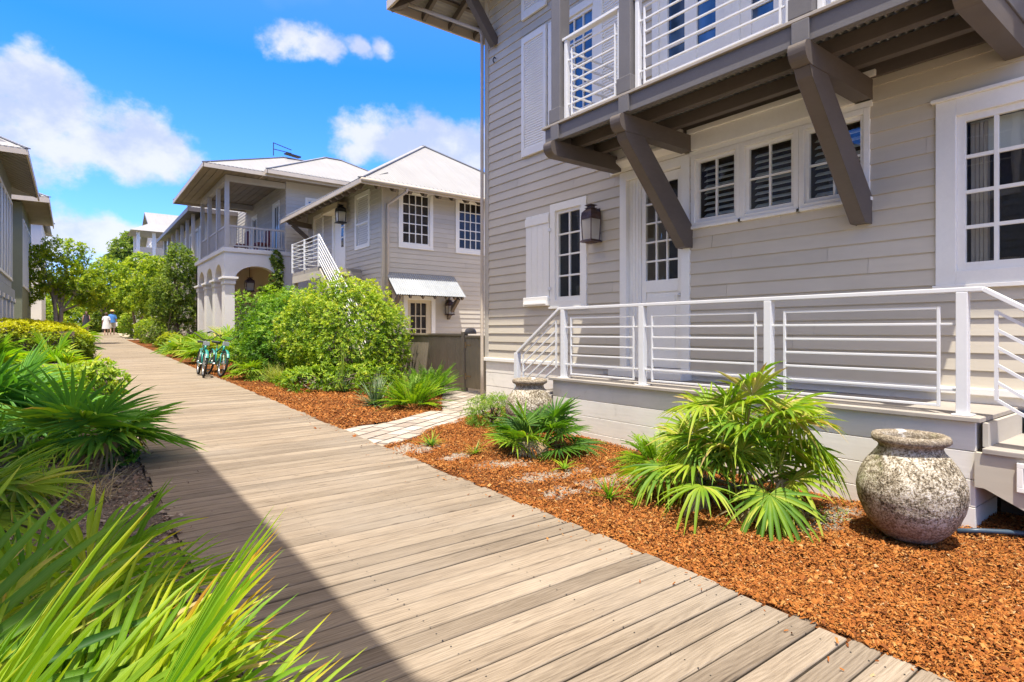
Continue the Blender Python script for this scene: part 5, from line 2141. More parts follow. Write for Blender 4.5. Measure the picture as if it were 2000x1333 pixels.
def shrub(name, label, blobs, n, leaf, mat, seed, k=6, w=.38, zmin=None, cat='shrub', group=None, inner=.18, lump=.16, lift=.5, twigs=14, bias=0.0):
    rs = np.random.RandomState(seed)
    rn = random.Random(seed)
    P, D, K = blob_points(rs, blobs, n, inner, lump)
    if zmin is not None:
        m = P[:, 2] > zmin
        P, D, K = P[m], D[m], K[m]
    ax = D+np.array([0, 0, lift])+rs.normal(0, .35, P.shape)
    zz = [b[2]+b[5] for b in blobs]
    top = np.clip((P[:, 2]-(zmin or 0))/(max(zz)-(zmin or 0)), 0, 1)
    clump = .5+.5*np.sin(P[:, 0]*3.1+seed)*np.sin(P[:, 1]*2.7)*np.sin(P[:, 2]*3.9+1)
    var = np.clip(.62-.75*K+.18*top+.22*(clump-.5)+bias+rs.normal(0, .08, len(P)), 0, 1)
    c = blobs[0]
    base = (c[0], c[1], gz(c[1])-.02)
    t = thing(name, label, cat, base, group)
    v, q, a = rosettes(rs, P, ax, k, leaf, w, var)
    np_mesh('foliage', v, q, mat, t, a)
    m = MB()
    for i in range(twigs):
        b = rn.choice(blobs)
        e = Vector((b[0]+rn.uniform(-.6, .6)*b[3], b[1]+rn.uniform(-.6, .6)*b[4], b[2]+rn.uniform(-.2, .7)*b[5]))
        s = Vector(base)+Vector((rn.uniform(-.25, .25)*c[3], rn.uniform(-.25, .25)*c[4], 0))
        mid = s.lerp(e, .5)+Vector((rn.uniform(-.1, .1), rn.uniform(-.1, .1), .05))
        m.tube([s, mid, e], [.022, .014, .006], 5, cap=False)
    m.build('stem', 'bark', t, smooth=True)
    return t


def tree(name, label, x, y, h, blobs, n, leaf, mat, seed, trunk_r=.12, stems=3, bark='bark', k=6, group=None, w=.45, inner=.22, lump=.3):
    """trunks and limbs that reach into the lobes of an open crown"""
    rs = np.random.RandomState(seed)
    rn = random.Random(seed)
    z = gz(y)-.03
    t = thing(name, label, 'tree', (x, y, z), group)
    m = MB()
    fork = Vector((x, y, z+h*.28))
    for i in range(stems):
        b0 = Vector((x+rn.uniform(-.25, .25), y+rn.uniform(-.25, .25), z))
        f = fork+Vector((rn.uniform(-.35, .35), rn.uniform(-.35, .35), rn.uniform(-.1, .25)*h))
        m.tube([b0, b0.lerp(f, .5)+Vector((rn.uniform(-.1, .1), rn.uniform(-.1, .1), 0)), f], [trunk_r, trunk_r*.8, trunk_r*.6], 7, cap=False)
        for b in blobs:
            if rn.random() < .65 or stems == 1:
                e = Vector((b[0]+rn.uniform(-.4, .4)*b[3], b[1]+rn.uniform(-.4, .4)*b[4], b[2]+rn.uniform(-.3, .5)*b[5]))
                mid = f.lerp(e, .5)+Vector((rn.uniform(-.25, .25), rn.uniform(-.25, .25), rn.uniform(-.1, .2)))
                m.tube([f, mid, e], [trunk_r*.5, trunk_r*.3, trunk_r*.1], 5, cap=False)
                for _ in range(2):
                    e2 = mid+Vector((rn.uniform(-.7, .7)*b[3], rn.uniform(-.7, .7)*b[4], rn.uniform(.0, .8)*b[5]))
                    m.tube([mid, mid.lerp(e2, .5)+Vector((0, 0, .06)), e2], [trunk_r*.25, trunk_r*.16, trunk_r*.06], 4, cap=False)
    m.build('trunk', bark, t, smooth=True)
    P, D, K = blob_points(rs, blobs, int(n*1.4), inner, lump, 6.0)
    clump = np.sin(P[:, 0]*2.9+seed)*np.sin(P[:, 1]*2.3+1)*np.sin(P[:, 2]*3.3+seed*.7)
    keep = clump+rs.normal(0, .35, len(P)) > -.80
    P, D, K, clump = P[keep], D[keep], K[keep], clump[keep]
    ax = D*.7+np.array([0, 0, .55])+rs.normal(0, .5, P.shape)
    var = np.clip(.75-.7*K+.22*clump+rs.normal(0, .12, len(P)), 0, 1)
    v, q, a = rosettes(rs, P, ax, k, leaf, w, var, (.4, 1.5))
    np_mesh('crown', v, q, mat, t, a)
    return t


def fan_frond(rs, o, az, el, pet, R, n=24, spread=2.0, droop=.18, tilt=.35, wid=1.0, age=.45, tipage=.35, fuse=.38, bend=.12, roll=0.0, stem=.007, sag=1.0):
    """a palmetto fan: bent stalk, then pointed pleated fingers that part towards their tips"""
    o = np.array(o, float)
    dh = np.array([math.cos(az), math.sin(az), 0])
    Z = np.array([0, 0, 1.0])
    f0 = dh*math.cos(el)+Z*math.sin(el)
    pts = []
    for i in range(5):
        t = i/4
        pts.append(o+f0*pet*t-Z*bend*pet*t*t)
    hub = pts[-1]
    f = nrm(f0-Z*(2*bend)-0)
    e2 = math.asin(np.clip(f[2], -1, 1))-tilt
    f = dh*math.cos(e2)+Z*math.sin(e2)
    s = np.array([-math.sin(az), math.cos(az), 0])
    nn = np.cross(f, s)
    s, nn = s*math.cos(roll)+nn*math.sin(roll), nn*math.cos(roll)-s*math.sin(roll)
    th = np.linspace(-spread, spread, n)+rs.normal(0, .02, n)
    dth = 2*spread/(n-1)
    rows = np.array([0.02, .2, fuse, .62, .82, 1.0])
    L = R*(.62+.38*np.cos(th*.55))*rs.uniform(.86, 1.06, n)
    d = f[None]*np.cos(th)[:, None]+s[None]*np.sin(th)[:, None]
    # the fan is a shallow bowl, and its fingers sag
    cup = nn[None]*.10
    c = np.cross(np.repeat(nn[None], n, 0), d)
    wmax = .5*dth*fuse*L*1.04*wid
    prof = np.interp(rows, [0, fuse, fuse+.22, .85, 1.0], [0.04, 1.0, .88, .45, .02])
    V = np.zeros((n, len(rows), 3, 3))
    sg = droop*sag*rs.uniform(.5, 1.6, n)*np.where(rs.rand(n) < .22, 2.3, 1.0)
    L = L*np.where(rs.rand(n) < .12, rs.uniform(.65, .9, n), 1.0)
    for j, r in enumerate(rows):
        pos = hub+d*(L*r)[:, None]+cup*(L*r*r)[:, None]*(1-r)-Z*(sg*L*r**2.4)[:, None]
        hw = (wmax*prof[j])[:, None]
        V[:, j, 0] = pos-c*hw+nn*hw*.45
        V[:, j, 1] = pos-nn*hw*.45
        V[:, j, 2] = pos+c*hw+nn*hw*.45
    nr = len(rows)
    idx = np.arange(n*nr*3).reshape(n, nr, 3)
    q = np.concatenate([np.stack([idx[:, :-1, a], idx[:, 1:, a], idx[:, 1:, a+1], idx[:, :-1, a+1]], -1).reshape(-1, 4) for a in (0, 1)])
    fin = rs.normal(0, .11, n)
    A = np.zeros((n, nr, 3))
    for j, r in enumerate(rows):
        A[:, j] = (age+fin+(tipage*rs.uniform(.2, 1.0, n) if j == nr-1 else (tipage*.25 if j == nr-2 else 0))+(.14 if j < 2 else 0))[:, None]
    tv, tq, ta = tube_arrays([Vector(p) for p in pts], [stem*1.4, stem*1.2, stem, stem, stem], 4, age+.15)
    ac = np.broadcast_to(np.array([-1., 0., 1.]), A.shape).ravel()
    return join([(V.reshape(-1, 3), q, np.stack([np.clip(A.ravel(), 0, 1), ac], 1)), (tv, tq, np.stack([ta, ta*0], 1))])


def palmetto(label, x, y, n, R, pet, mat='palm_green', seed=0, el=(.25, 1.35), parts=False, dry=0, group=None, fingers=22, droop=.2, age=(.25, .6), tipage=.35,
             az=None, z=None, crown=.06, name='palmetto', spread=2.0, wid=1.0, tilt=(.2, .6), extra=(), crowns=((0, 0, 0),)):
    rs = np.random.RandomState(seed)
    z = gz(y)-.01 if z is None else z
    arr = []
    for i in range(n):
        a = (az[0]+(az[1]-az[0])*((i*.618) % 1.0)) if az else i*2.399+rs.uniform(-.3, .3)
        k = (i+.5)/n
        e = el[1]+(el[0]-el[1])*k+rs.normal(0, .08)
        r = R*rs.uniform(.8, 1.1)
        cr = crowns[i % len(crowns)]
        o = (x+cr[0]+.05*math.cos(a), y+cr[1]+.05*math.sin(a), z+cr[2]+crown*rs.uniform(.3, 1.2))
        arr.append(fan_frond(rs, o, a, e, pet*rs.uniform(.75, 1.15)*(1-.25*k), r, fingers, spread*rs.uniform(.85, 1.05), droop*rs.uniform(.6, 1.5), rs.uniform(*tilt), wid,
                             rs.uniform(*age), tipage, roll=rs.normal(0, .25)))
    for a, e, pl, r, tl in extra:
        arr.append(fan_frond(rs, (x, y, z+crown), a, e, pl, r, fingers+2, spread, droop*.6, tl, wid, rs.uniform(*age), tipage, roll=rs.normal(0, .1)))
    dr = []
    for i in range(dry):
        a = (az[0]+(az[1]-az[0])*rs.rand()) if az else rs.uniform(0, 2*PI)
        dr.append(fan_frond(rs, (x, y, z+crown+.12*R), a, rs.uniform(-.1, .5), pet*.7, R*.8, max(10, fingers-6), 1.7, .75, rs.uniform(.7, 1.2), wid*.7, rs.uniform(.2, .8), .3, roll=rs.normal(0, .5)))
    if not parts:
        v, q, a = join(arr)
        if dry:
            t = thing(name, label, 'palm', (x, y, z), group)
            np_mesh('foliage', v, q, mat, t, a)
            v, q, a = join(dr)
            np_mesh('dead_leaf', v, q, 'palm_dry', t, a)
            return t
        o = np_mesh(name, v, q, mat, None, a, loc=(x, y, z))
        return props(o, label, 'palm', group)
    t = thing(name, label, 'palm', (x, y, z), group)
    for v, q, a in arr:
        np_mesh('frond', v, q, mat, t, a)
    for v, q, a in dr:
        np_mesh('frond', v, q, 'palm_dry', t, a)['label'] = 'dry tan frond'
    m = MB()
    m.tube([(x-.05, y-.12, z-.02), (x, y, z+crown*.6+.03), (x, y, z+crown+.06)], [.07, .06, .03], 8)
    m.build('stump', 'stem_tan', t, smooth=True)
    return t


def blades(rs, c, az, el, L, w, curve, n=4, fold=.3):
    """arching strap leaves"""
    N = len(az)
    dh = np.stack([np.cos(az), np.sin(az), np.zeros(N)], 1)
    s = np.stack([-np.sin(az), np.cos(az), np.zeros(N)], 1)
    V = np.zeros((N, n+1, 2, 3))
    for j in range(n+1):
        t = j/n
        p = c+dh*(L*t*np.cos(el))[:, None]+np.array([0, 0, 1.0])*((L*t*np.sin(el))-curve*L*t*t)[:, None]
        p = p+dh*(curve*L*t*t*.35)[:, None]
        hw = (w*(1-t**2.2)*.5+.0004)[:, None]
        V[:, j, 0] = p-s*hw
        V[:, j, 1] = p+s*hw
    idx = np.arange(N*(n+1)*2).reshape(N, n+1, 2)
    q = np.stack([idx[:, :-1, 0], idx[:, 1:, 0], idx[:, 1:, 1], idx[:, :-1, 1]], -1).reshape(-1, 4)
    return V.reshape(-1, 3), q


def tuft(name, label, x, y, n, L, w, mat, seed, el=(.4, 1.5), curve=(.1, .5), rad=.06, cat='grass', group=None, age=(.2, .8), z=None):
    rs = np.random.RandomState(seed)
    z = gz(y)-.01 if z is None else z
    az = rs.uniform(0, 2*PI, n)
    e = rs.uniform(*el, n)
    rr = rad*np.sqrt(rs.rand(n))
    a2 = rs.uniform(0, 2*PI, n)
    c = np.stack([x+rr*np.cos(a2), y+rr*np.sin(a2), np.full(n, z)], 1)
    LL = L*rs.uniform(.55, 1.1, n)
    v, q = blades(rs, c, az, e, LL, w*rs.uniform(.7, 1.2, n), rs.uniform(*curve, n), 4)
    va = np.repeat(rs.uniform(*age, n), 10)+np.tile(np.repeat(np.linspace(-.08, .18, 5), 2), n)
    o = np_mesh(name, v, q, mat, None, np.clip(va, 0, 1), loc=(x, y, z))
    return props(o, label, cat, group)


def fern_shrub(name, label, x, y, n, L, mat, seed, leaf=.06, pairs=22, el=(.35, 1.35), group=None, w=.22, cat='shrub', curve=.42, crownr=.05, z=None, age=(.3, .75)):
    """clump of arching feather leaves (coontie)"""
    rs = np.random.RandomState(seed)
    z = gz(y)-.01 if z is None else z
    parts = []
    for i in range(n):
        az = i*2.399+rs.uniform(-.4, .4)
        e = rs.uniform(*el)
        l = L*rs.uniform(.7, 1.1)
        dh = np.array([math.cos(az), math.sin(az), 0])
        Z = np.array([0, 0, 1.])
        s = np.array([-math.sin(az), math.cos(az), 0])
        t = np.linspace(.0, 1, 8)
        cu = curve*rs.uniform(.6, 1.3)
        def at(tt):
            return np.array([x, y, z])+dh*(crownr+l*math.cos(e)*tt+cu*l*.3*tt*tt)+Z*(l*math.sin(e)*tt-cu*l*tt*tt)
        parts.append(tube_arrays([Vector(at(k)) for k in t], [.004]*8, 3, .35))
        tt = np.repeat(np.linspace(.14, 1, pairs), 2)
        p = np.array([at(k) for k in tt])
        tg = nrm(np.array([at(k+.02)-at(k) for k in tt]))
        sg = np.tile([1., -1.], pairs)[:, None]
        nn = nrm(np.cross(tg, s[None]))
        d = s[None]*sg*.85+tg*.55+np.abs(nn)*.25*np.array([0, 0, 1.])+rs.normal(0, .08, p.shape)
        ll = leaf*l/L*np.sin(np.clip(tt*1.05+.12, 0, 1)*PI)**.5*rs.uniform(.85, 1.1, len(tt))+.004
        va = np.clip(rs.uniform(*age)+.25*tt+rs.normal(0, .06, len(tt)), 0, 1)
        parts.append(leaf_cards(p, d, nn, ll*1.2, ll*w*1.3, va, .05))
    v, q, a = join(parts)
    o = np_mesh(name, v, q, mat, None, a, loc=(x, y, z))
    return props(o, label, cat, group)


# ---- right-hand side, from near to far
palmetto('big unruly palmetto with drooping yellow green fans in front of the porch skirt', 4.30, 2.58, 62, .40, .56, 'palm_green', 11, (.42, 1.56), True, 14, None, 20, .26, (.42, .86), .35,
         crown=.10, tilt=(-.1, 1.2), crowns=((.05, -.22, .28), (-.05, .36, .0), (.0, .02, .34), (.12, .12, .15), (-.15, -.1, .0)))
fern_shrub('coontie', 'small feathery coontie against the porch skirt left of the big palmetto', 4.90, 3.90, 46, .50, 'fern_leaf', 21, .075, 20, crownr=.10, w=.16)
palmetto('spreading dark green palmetto in the mulch in front of the rear urn', 4.25, 5.05, 20, .42, .40, 'palm_green', 12, (.15, 1.35), True, 3, None, 22, .10, (.12, .6), .4, crown=.06, tilt=(-.2, .4))
SEED = 'seedlings sprouting in the bark mulch'
tuft('palmetto_seedling', 'seedling of spiky green blades at the corner of bark mulch and paver path', 3.36, 5.98, 34, .26, .016, 'palm_green', 31, (.2, 1.3), (.1, .3), .03, 'seedling', SEED)
tuft('palmetto_seedling', 'small pale seedling in the mulch between paver path and spreading palmetto', 3.56, 5.36, 26, .24, .013, 'grass_blade', 32, (.2, 1.3), (.1, .3), .03, 'seedling', SEED)
tuft('palmetto_seedling', 'yellowish seedling on bare sand just in front of the spreading palmetto', 3.93, 4.30, 18, .22, .015, 'palm_lime', 33, (.3, 1.2), (.1, .4), .02, 'seedling', SEED)
tuft('palmetto_seedling', 'bright green seedling with upright blades in the middle of the orange mulch', 3.58, 3.36, 24, .25, .016, 'palm_lime', 34, (.3, 1.4), (.05, .3), .02, 'seedling', SEED, (.2, .6))
tuft('palmetto_seedling', 'tiniest seedling, a few short leaves alone in the orange mulch near the boardwalk', 3.60, 3.10, 9, .10, .014, 'fern_leaf', 35, (.3, 1.4), (.05, .3), .01, 'seedling', SEED)
tuft('weed_tuft', 'low weeds on the sand between big palmetto and front urn', 4.62, 2.12, 60, .12, .008, 'grass_blade', 36, (.1, 1.1), (.1, .4), .22, 'weed')
shrub('fine_shrub', 'bright fluffy fine leaved shrub between paver path and rear urn',
      [(4.82, 6.78, .30, .42, .38, .26), (4.60, 6.55, .26, .30, .28, .22), (5.1, 7.0, .28, .28, .28, .22)], 1500, .055, 'grass_blade', 41, 6, .16, .12, lift=1.0, bias=-.12)
fern_shrub('coontie', 'tall feathery coontie at the tip of the far mulch bed beside the paver path', 4.72, 9.05, 90, .82, 'fern_leaf', 22, .085, 24, (.3, 1.5), curve=.30, crownr=.14, w=.16)
fern_shrub('coontie', 'darker coontie close to the brown fence behind the one by the paver path', 5.55, 10.0, 80, .92, 'fern_leaf', 23, .09, 24, (.4, 1.5), curve=.30, crownr=.14, w=.16, age=(.1, .5))
tuft('yucca', 'grey green yucca rosette in the mulch left of the tall coontie', 4.20, 9.45, 110, .58, .026, 'yucca_leaf', 42, (.0, 1.5), (.02, .12), .05, 'yucca')
tuft('yucca', 'smaller yucca with one upright spike behind the grey green one', 4.42, 11.5, 60, .55, .022, 'yucca_leaf', 43, (.2, 1.5), (.02, .15), .05, 'yucca')
tuft('flower_spike', 'upright pale flower spike rising from the smaller yucca', 4.42, 11.52, 16, .95, .03, 'grass_blade', 44, (1.45, 1.57), (.0, .02), .02, 'flower spike')
shrub('ground_shrub', 'low bright leafy ground cover in front of the big round shrub',
      [(4.2, 12.3, .38, .75, .7, .32), (4.7, 11.8, .40, .55, .5, .35), (4.0, 13.0, .36, .5, .5, .30), (4.95, 10.9, .42, .5, .5, .42)], 1700, .075, 'bush_leaf', 45, 6, .4, .22, bias=-.06)
shrub('round_shrub', 'big round yellow green shrub with glossy leaf rosettes in front of the brown fence',
      [(5.2, 13.2, 1.42, 1.12, 1.15, 1.26), (4.72, 13.95, 1.35, .95, .9, 1.22), (5.62, 12.55, 1.15, .78, .8, 1.12), (5.0, 12.55, .95, .85, .75, .85), (5.5, 13.6, 1.6, .9, .9, 1.12)], 13000, .078, 'bush_leaf', 46, 7, .36, .28, lump=.34, bias=.06, inner=.24)
shrub('dark_shrub', 'deeper green shrub leaning out left of the big round one',
      [(4.55, 16.4, 1.35, 1.15, 1.3, 1.28), (4.1, 15.4, 1.0, .75, .8, .85), (5.0, 17.6, 1.4, 1.0, 1.0, 1.05)], 7500, .09, 'bush_leaf_deep', 47, 7, .32, .3, lump=.34, inner=.22)
tuft('grass_clump', 'pale straw coloured grass clump at the mulch edge beyond the yuccas', 3.85, 14.1, 420, .72, .008, 'grass_blade', 48, (.6, 1.5), (.2, .6), .22, 'grass', None, (.55, .95))
PAL = 'saw palmettos along the right side of the boardwalk'
palmetto('small palmetto at the boardwalk edge just in front of the bicycles', 3.45, 15.1, 12, .42, .34, 'palm_green', 51, (.3, 1.4), False, 0, PAL, 16, .15, (.45, .75))
palmetto('tall upright palmetto right behind the bicycles', 3.85, 17.8, 18, .62, .85, 'palm_green', 52, (.45, 1.45), False, 2, PAL, 18, .14, (.30, .65))
palmetto('palmetto between the dark shrub and the tall upright palmetto', 4.55, 18.6, 15, .65, .95, 'palm_deep', 53, (.45, 1.4), False, 0, PAL, 18, .14, (.3, .7))
palmetto('pale tipped palmetto left of the bicycles under the arcade', 3.75, 21.6, 18, .68, .8, 'palm_green', 54, (.4, 1.45), False, 2, PAL, 18, .16, (.5, .85))
palmetto('sprawling palmetto in front of the white arcade columns', 4.35, 22.6, 18, .72, 1.0, 'palm_green', 55, (.4, 1.4), False, 2, PAL, 18, .16, (.45, .8))
palmetto('low palmetto beside the green path light', 3.55, 25.4, 14, .6, .5, 'palm_green', 56, (.3, 1.3), False, 0, PAL, 16, .2, (.5, .8))
palmetto('farther palmetto at the arcade corner', 3.9, 27.6, 14, .7, .8, 'palm_green', 57, (.3, 1.4), False, 0, PAL, 16, .2, (.4, .7))
tuft('grass_clump', 'green grass tuft at the boardwalk edge beside the green path light', 3.45, 27.5, 200, .6, .012, 'grass_blade', 58, (.5, 1.5), (.2, .6), .3, 'grass')
FS = 'shrubs lining the far right edge of the boardwalk'
shrub('edge_shrub', 'lime low shrub at the right edge of the boardwalk beyond the path light', [(3.65, 31.2, .95, .55, .9, .42)], 500, .11, 'hedge_leaf', 61, 6, .4, .5, group=FS)
shrub('edge_shrub', 'dark bushy shrub overhanging the boardwalk under the twisted tree', [(3.75, 34.6, 1.35, .85, 1.2, .8), (4.5, 33.4, 1.3, .8, .9, .8)], 900, .12, 'tree_leaf_dark', 62, 6, .4, .6, group=FS)
shrub('edge_shrub', 'middle shrub along the far bend of the boardwalk', [(3.75, 40.5, 1.5, .8, 1.5, .75)], 700, .13, 'tree_leaf', 63, 6, .4, .7, group=FS)
shrub('edge_shrub', 'lime shrub just right of the walking people', [(3.6, 50.0, 1.9, 1.0, 1.4, .85)], 800, .14, 'bush_leaf', 64, 6, .4, 1.0, group=FS)
# climbing vine on the stucco wall
shrub('climbing_vine', 'dark green vine climbing the stucco wall right of the arch',
      [(6.62, 24.5, 4.4, .2, .12, .35), (6.72, 24.5, 3.95, .16, .12, .4), (6.6, 24.48, 3.45, .25, .14, .4), (6.25, 24.45, 3.05, .32, .16, .25), (6.75, 24.45, 2.6, .4, .2, .6)], 800, .10, 'tree_leaf_dark', 65, 6, .6, None, 'vine', twigs=8)

# ---- left-hand side
palmetto('dark green palmetto with wide open fans reaching over the shaded boardwalk edge', .06, 7.15, 9, .72, .42, 'palm_deep', 71, (.15, 1.15), True, 3, None, 22, .10, (.30, .62), .4,
         az=(-1.5, 2.2), crown=.20, tilt=(.1, .5),
         extra=((-2.15, 1.25, .34, .70, .0), (-1.2, .75, .50, .62, -.25), (-2.6, .9, .30, .6, .1), (-.35, .55, .52, .55, -.1)))
palmetto('large blue green palmetto at the left edge of the picture behind the dark one', -.72, 9.1, 15, .85, .62, 'palm_deep', 72, (.2, 1.3), True, 3, None, 26, .12, (.12, .5), .35, crown=.15, tilt=(.1, .5),
         extra=((-2.0, 1.2, .5, .85, .0), (-1.7, 1.0, .6, .8, -.1), (-2.5, 1.0, .35, .75, .1)))
palmetto('palmetto tucked between the two dark palmettos', -.25, 8.1, 12, .6, .4, 'palm_deep', 70, (.2, 1.2), False, 3, None, 22, .15, (.2, .5), .4)
shrub('leafy_sprig', 'small leafy green sprig at the shaded boardwalk edge under the dark palmetto', [(.42, 7.3, .24, .16, .25, .12), (.40, 6.95, .2, .12, .15, .08)], 110, .06, 'bush_leaf_deep', 76, 5, .7, .1, twigs=4)
tuft('grass_clump', 'clump of narrow leaves with dry brown tips in front of the dark palmetto', -.22, 6.0, 150, .55, .016, 'palm_green', 73, (.3, 1.4), (.1, .45), .16, 'grass', None, (.35, .85))
tuft('grass_clump', 'dry tan grass stalks on the leaf litter by the boardwalk', .02, 5.6, 70, .5, .007, 'palm_dry', 74, (.3, 1.2), (.1, .45), .25, 'grass')
palmetto('low palmetto with brown tips in front of the large blue green palmetto', -.62, 5.5, 12, .48, .34, 'palm_green', 77, (.3, 1.4), False, 3, None, 20, .14, (.3, .7), .5)
tuft('grass_clump', 'green strappy clump at the left edge just beyond the close foreground fans', -.42, 4.1, 130, .6, .02, 'palm_green', 78, (.4, 1.45), (.1, .45), .2, 'grass', None, (.3, .8))
LP = 'sunlit lime palmettos on the left'
palmetto('sunlit lime palmetto nearest the boardwalk left of its middle stretch', .05, 13.2, 16, .6, .5, 'palm_lime', 81, (.25, 1.35), False, 0, LP, 18, .15, (.3, .7), .15)
palmetto('lime palmetto in front of the clipped hedge end', -.35, 17.0, 16, .7, .65, 'palm_lime', 82, (.3, 1.4), False, 0, LP, 18, .15, (.25, .65), .15)
palmetto('lime palmetto at the far left in front of the hedge', -1.35, 15.0, 16, .75, .7, 'palm_lime', 83, (.3, 1.4), False, 0, LP, 18, .15, (.25, .65), .15)
palmetto('shaded lower palmetto behind the large blue green one', -.95, 12.0, 14, .7, .55, 'palm_green', 84, (.3, 1.4), False, 0, LP, 18, .15, (.3, .6), .2)
palmetto('lime palmetto squeezed between hedge and left edge', -1.7, 18.6, 14, .75, .8, 'palm_lime', 85, (.3, 1.4), False, 0, LP, 18, .15, (.2, .6), .15)
shrub('leafy_shrub', 'small broad leaved shrub hanging over the left edge of the boardwalk', [(.38, 11.4, .62, .34, .42, .36), (.2, 12.0, .6, .4, .4, .35)], 420, .085, 'bush_leaf', 86, 6, .55, .25)


def clipped_hedge():
    rs = np.random.RandomState(91)
    t = thing('hedge', 'clipped lime green hedge with a rounded top on the left', 'hedge', (-1.5, 26.5, .5))
    P, D = [], []
    n = 17000
    x0, x1, y0, y1 = -6.0, .42, 23.2, 28.6
    u = rs.uniform(-1, 1, (n, 3))
    e = 4.5
    r = (np.abs(u)**e).sum(1)**(1/e)
    d = u/r[:, None]
    c = np.array([(x0+x1)/2, (y0+y1)/2, .62])
    R = np.array([(x1-x0)/2, (y1-y0)/2, 1.12])
    P = c+d*R*(1+.035*np.sin(d[:, :1]*17)*np.sin(d[:, 1:2]*14)+rs.normal(0, .02, (n, 1)))
    P[:, 2] += .13*np.clip((-P[:, 0]-.5)/3, 0, 1)
    m = P[:, 2] > .5
    P, d = P[m], d[m]
    N = nrm(np.sign(d)*np.abs(d)**(e-1)/R)
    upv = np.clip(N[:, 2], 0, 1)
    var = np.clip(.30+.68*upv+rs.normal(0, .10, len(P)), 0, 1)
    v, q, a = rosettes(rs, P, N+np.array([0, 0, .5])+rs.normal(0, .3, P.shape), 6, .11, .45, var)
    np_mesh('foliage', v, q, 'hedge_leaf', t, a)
    k = MB()
    k.box(x0+.25, x1-.35, y0+.3, y1-.3, .4, 1.45)  # solid dark core, added so the foliage is not see-through
    k.build('stem', 'bark', t)


clipped_hedge()
BP = 'palmettos standing behind the hedge'
for i, (x, y, lb) in enumerate(((-.55, 31.0, 'palmetto with splayed fans behind the right end of the hedge'), (-1.3, 31.6, 'dark tufted palmetto behind the middle of the hedge'),
                                (-2.1, 30.2, 'upright palmetto in front of the white columns'), (.05, 32.5, 'low palmetto behind the hedge where the boardwalk passes'))):
    palmetto(lb, x, y, 14, .8, .9, 'palm_green', 92+i, (.3, 1.4), False, 0, BP, 16, .2, (.3, .7))

# ---- the fans right in front of the camera
palmetto('close foreground palmetto with long yellow green fingers at the bottom left', -.17, 1.34, 25, .60, .54, 'palm_lime', 101, (.30, 1.3), True, 3, None, 26, .11, (.18, .66), .45,
         az=(-1.2, 1.9), crown=.15, tilt=(-.1, .35), wid=.86, spread=1.6)
palmetto('close foreground palmetto with broad blue green blades in the lower left corner', -.50, 1.50, 20, .70, .54, 'palm_green', 102, (.35, 1.3), True, 2, None, 25, .10, (.3, .85), .6,
         az=(-.6, 1.9), crown=.15, tilt=(-.1, .3), wid=.92, spread=1.5)

palmetto('middle foreground palmetto rising between the leaf litter and the close fans', -.02, 2.62, 16, .46, .46, 'palm_lime', 103, (.4, 1.4), True, 3, None, 22, .14, (.15, .6), .45,
         crown=.10, tilt=(-.1, .5), wid=.9, spread=1.7)

# ---- trees
tree('small_tree', 'spreading oak with twisted pale trunks at the left of the boardwalk', -.75, 39.0, 5.6,
     [(-.9, 39, 4.6, 1.5, 1.5, 1.15), (-2.0, 39.4, 3.9, 1.2, 1.3, 1.0), (.3, 39.2, 4.0, 1.2, 1.3, 1.0), (-.3, 39.0, 5.6, 1.1, 1.1, .8), (-1.6, 38.6, 5.2, .9, .9, .7), (1.0, 39.6, 3.4, .8, .9, .8)], 3400, .15, 'tree_leaf', 111, .13, 4, 'bark_pale')
tree('small_tree', 'bright tree over the bend where the boardwalk ends', 2.2, 60.0, 6,
     [(2.0, 60, 5.2, 2.0, 1.8, 1.4), (3.6, 60.5, 4.6, 1.6, 1.6, 1.4), (.6, 60, 4.6, 1.6, 1.6, 1.3), (2.6, 59.5, 6.6, 1.4, 1.4, 1.0)], 3000, .2, 'tree_leaf', 112, .15, 3)
tree('small_tree', 'yellow green tree leaning over the walk between the oak and the arcade', 4.6, 44.0, 6,
     [(4.4, 44, 4.6, 1.5, 1.6, 1.3), (5.4, 43, 4.0, 1.3, 1.3, 1.3), (3.9, 44.5, 3.4, 1.0, 1.2, 1.0), (4.6, 44, 5.6, 1.0, 1.2, .8)], 2800, .16, 'tree_leaf', 113, .12, 3)
tree('small_tree', 'darker tree with twisted limbs right in front of the arcade columns', 4.15, 33.4, 4.6,
     [(4.15, 33.4, 3.5, .95, 1.1, 1.1), (4.35, 33.0, 4.7, .75, .9, .8), (3.75, 34.0, 2.7, .75, .9, .8), (4.5, 33.2, 2.5, .6, .8, .8), (4.3, 33.4, 5.4, .5, .6, .5)], 3000, .12, 'tree_leaf_dark', 114, .09, 3)
tree('small_tree', 'leafy tree in front of the gabled house porch beside the far walk', 3.75, 48.5, 6,
     [(3.75, 48.5, 5.2, 1.4, 1.4, 1.2), (3.3, 48, 4.0, 1.1, 1.2, 1.1), (4.5, 48.8, 4.6, 1.2, 1.2, 1.2), (3.9, 48.5, 6.3, .9, .9, .7)], 2600, .17, 'tree_leaf', 116, .12, 3)
tree('magnolia', 'dark rounded magnolia rising behind the other trees', 5.0, 78.0, 11,
     [(4.9, 78, 10.6, 1.6, 1.5, 1.2), (4.2, 78, 9.2, 1.4, 1.4, 1.0), (5.9, 78, 9.3, 1.3, 1.3, 1.0), (5.2, 78, 11.8, .9, .9, .8)], 1400, .34, 'tree_leaf_dark', 115, .22, 1)
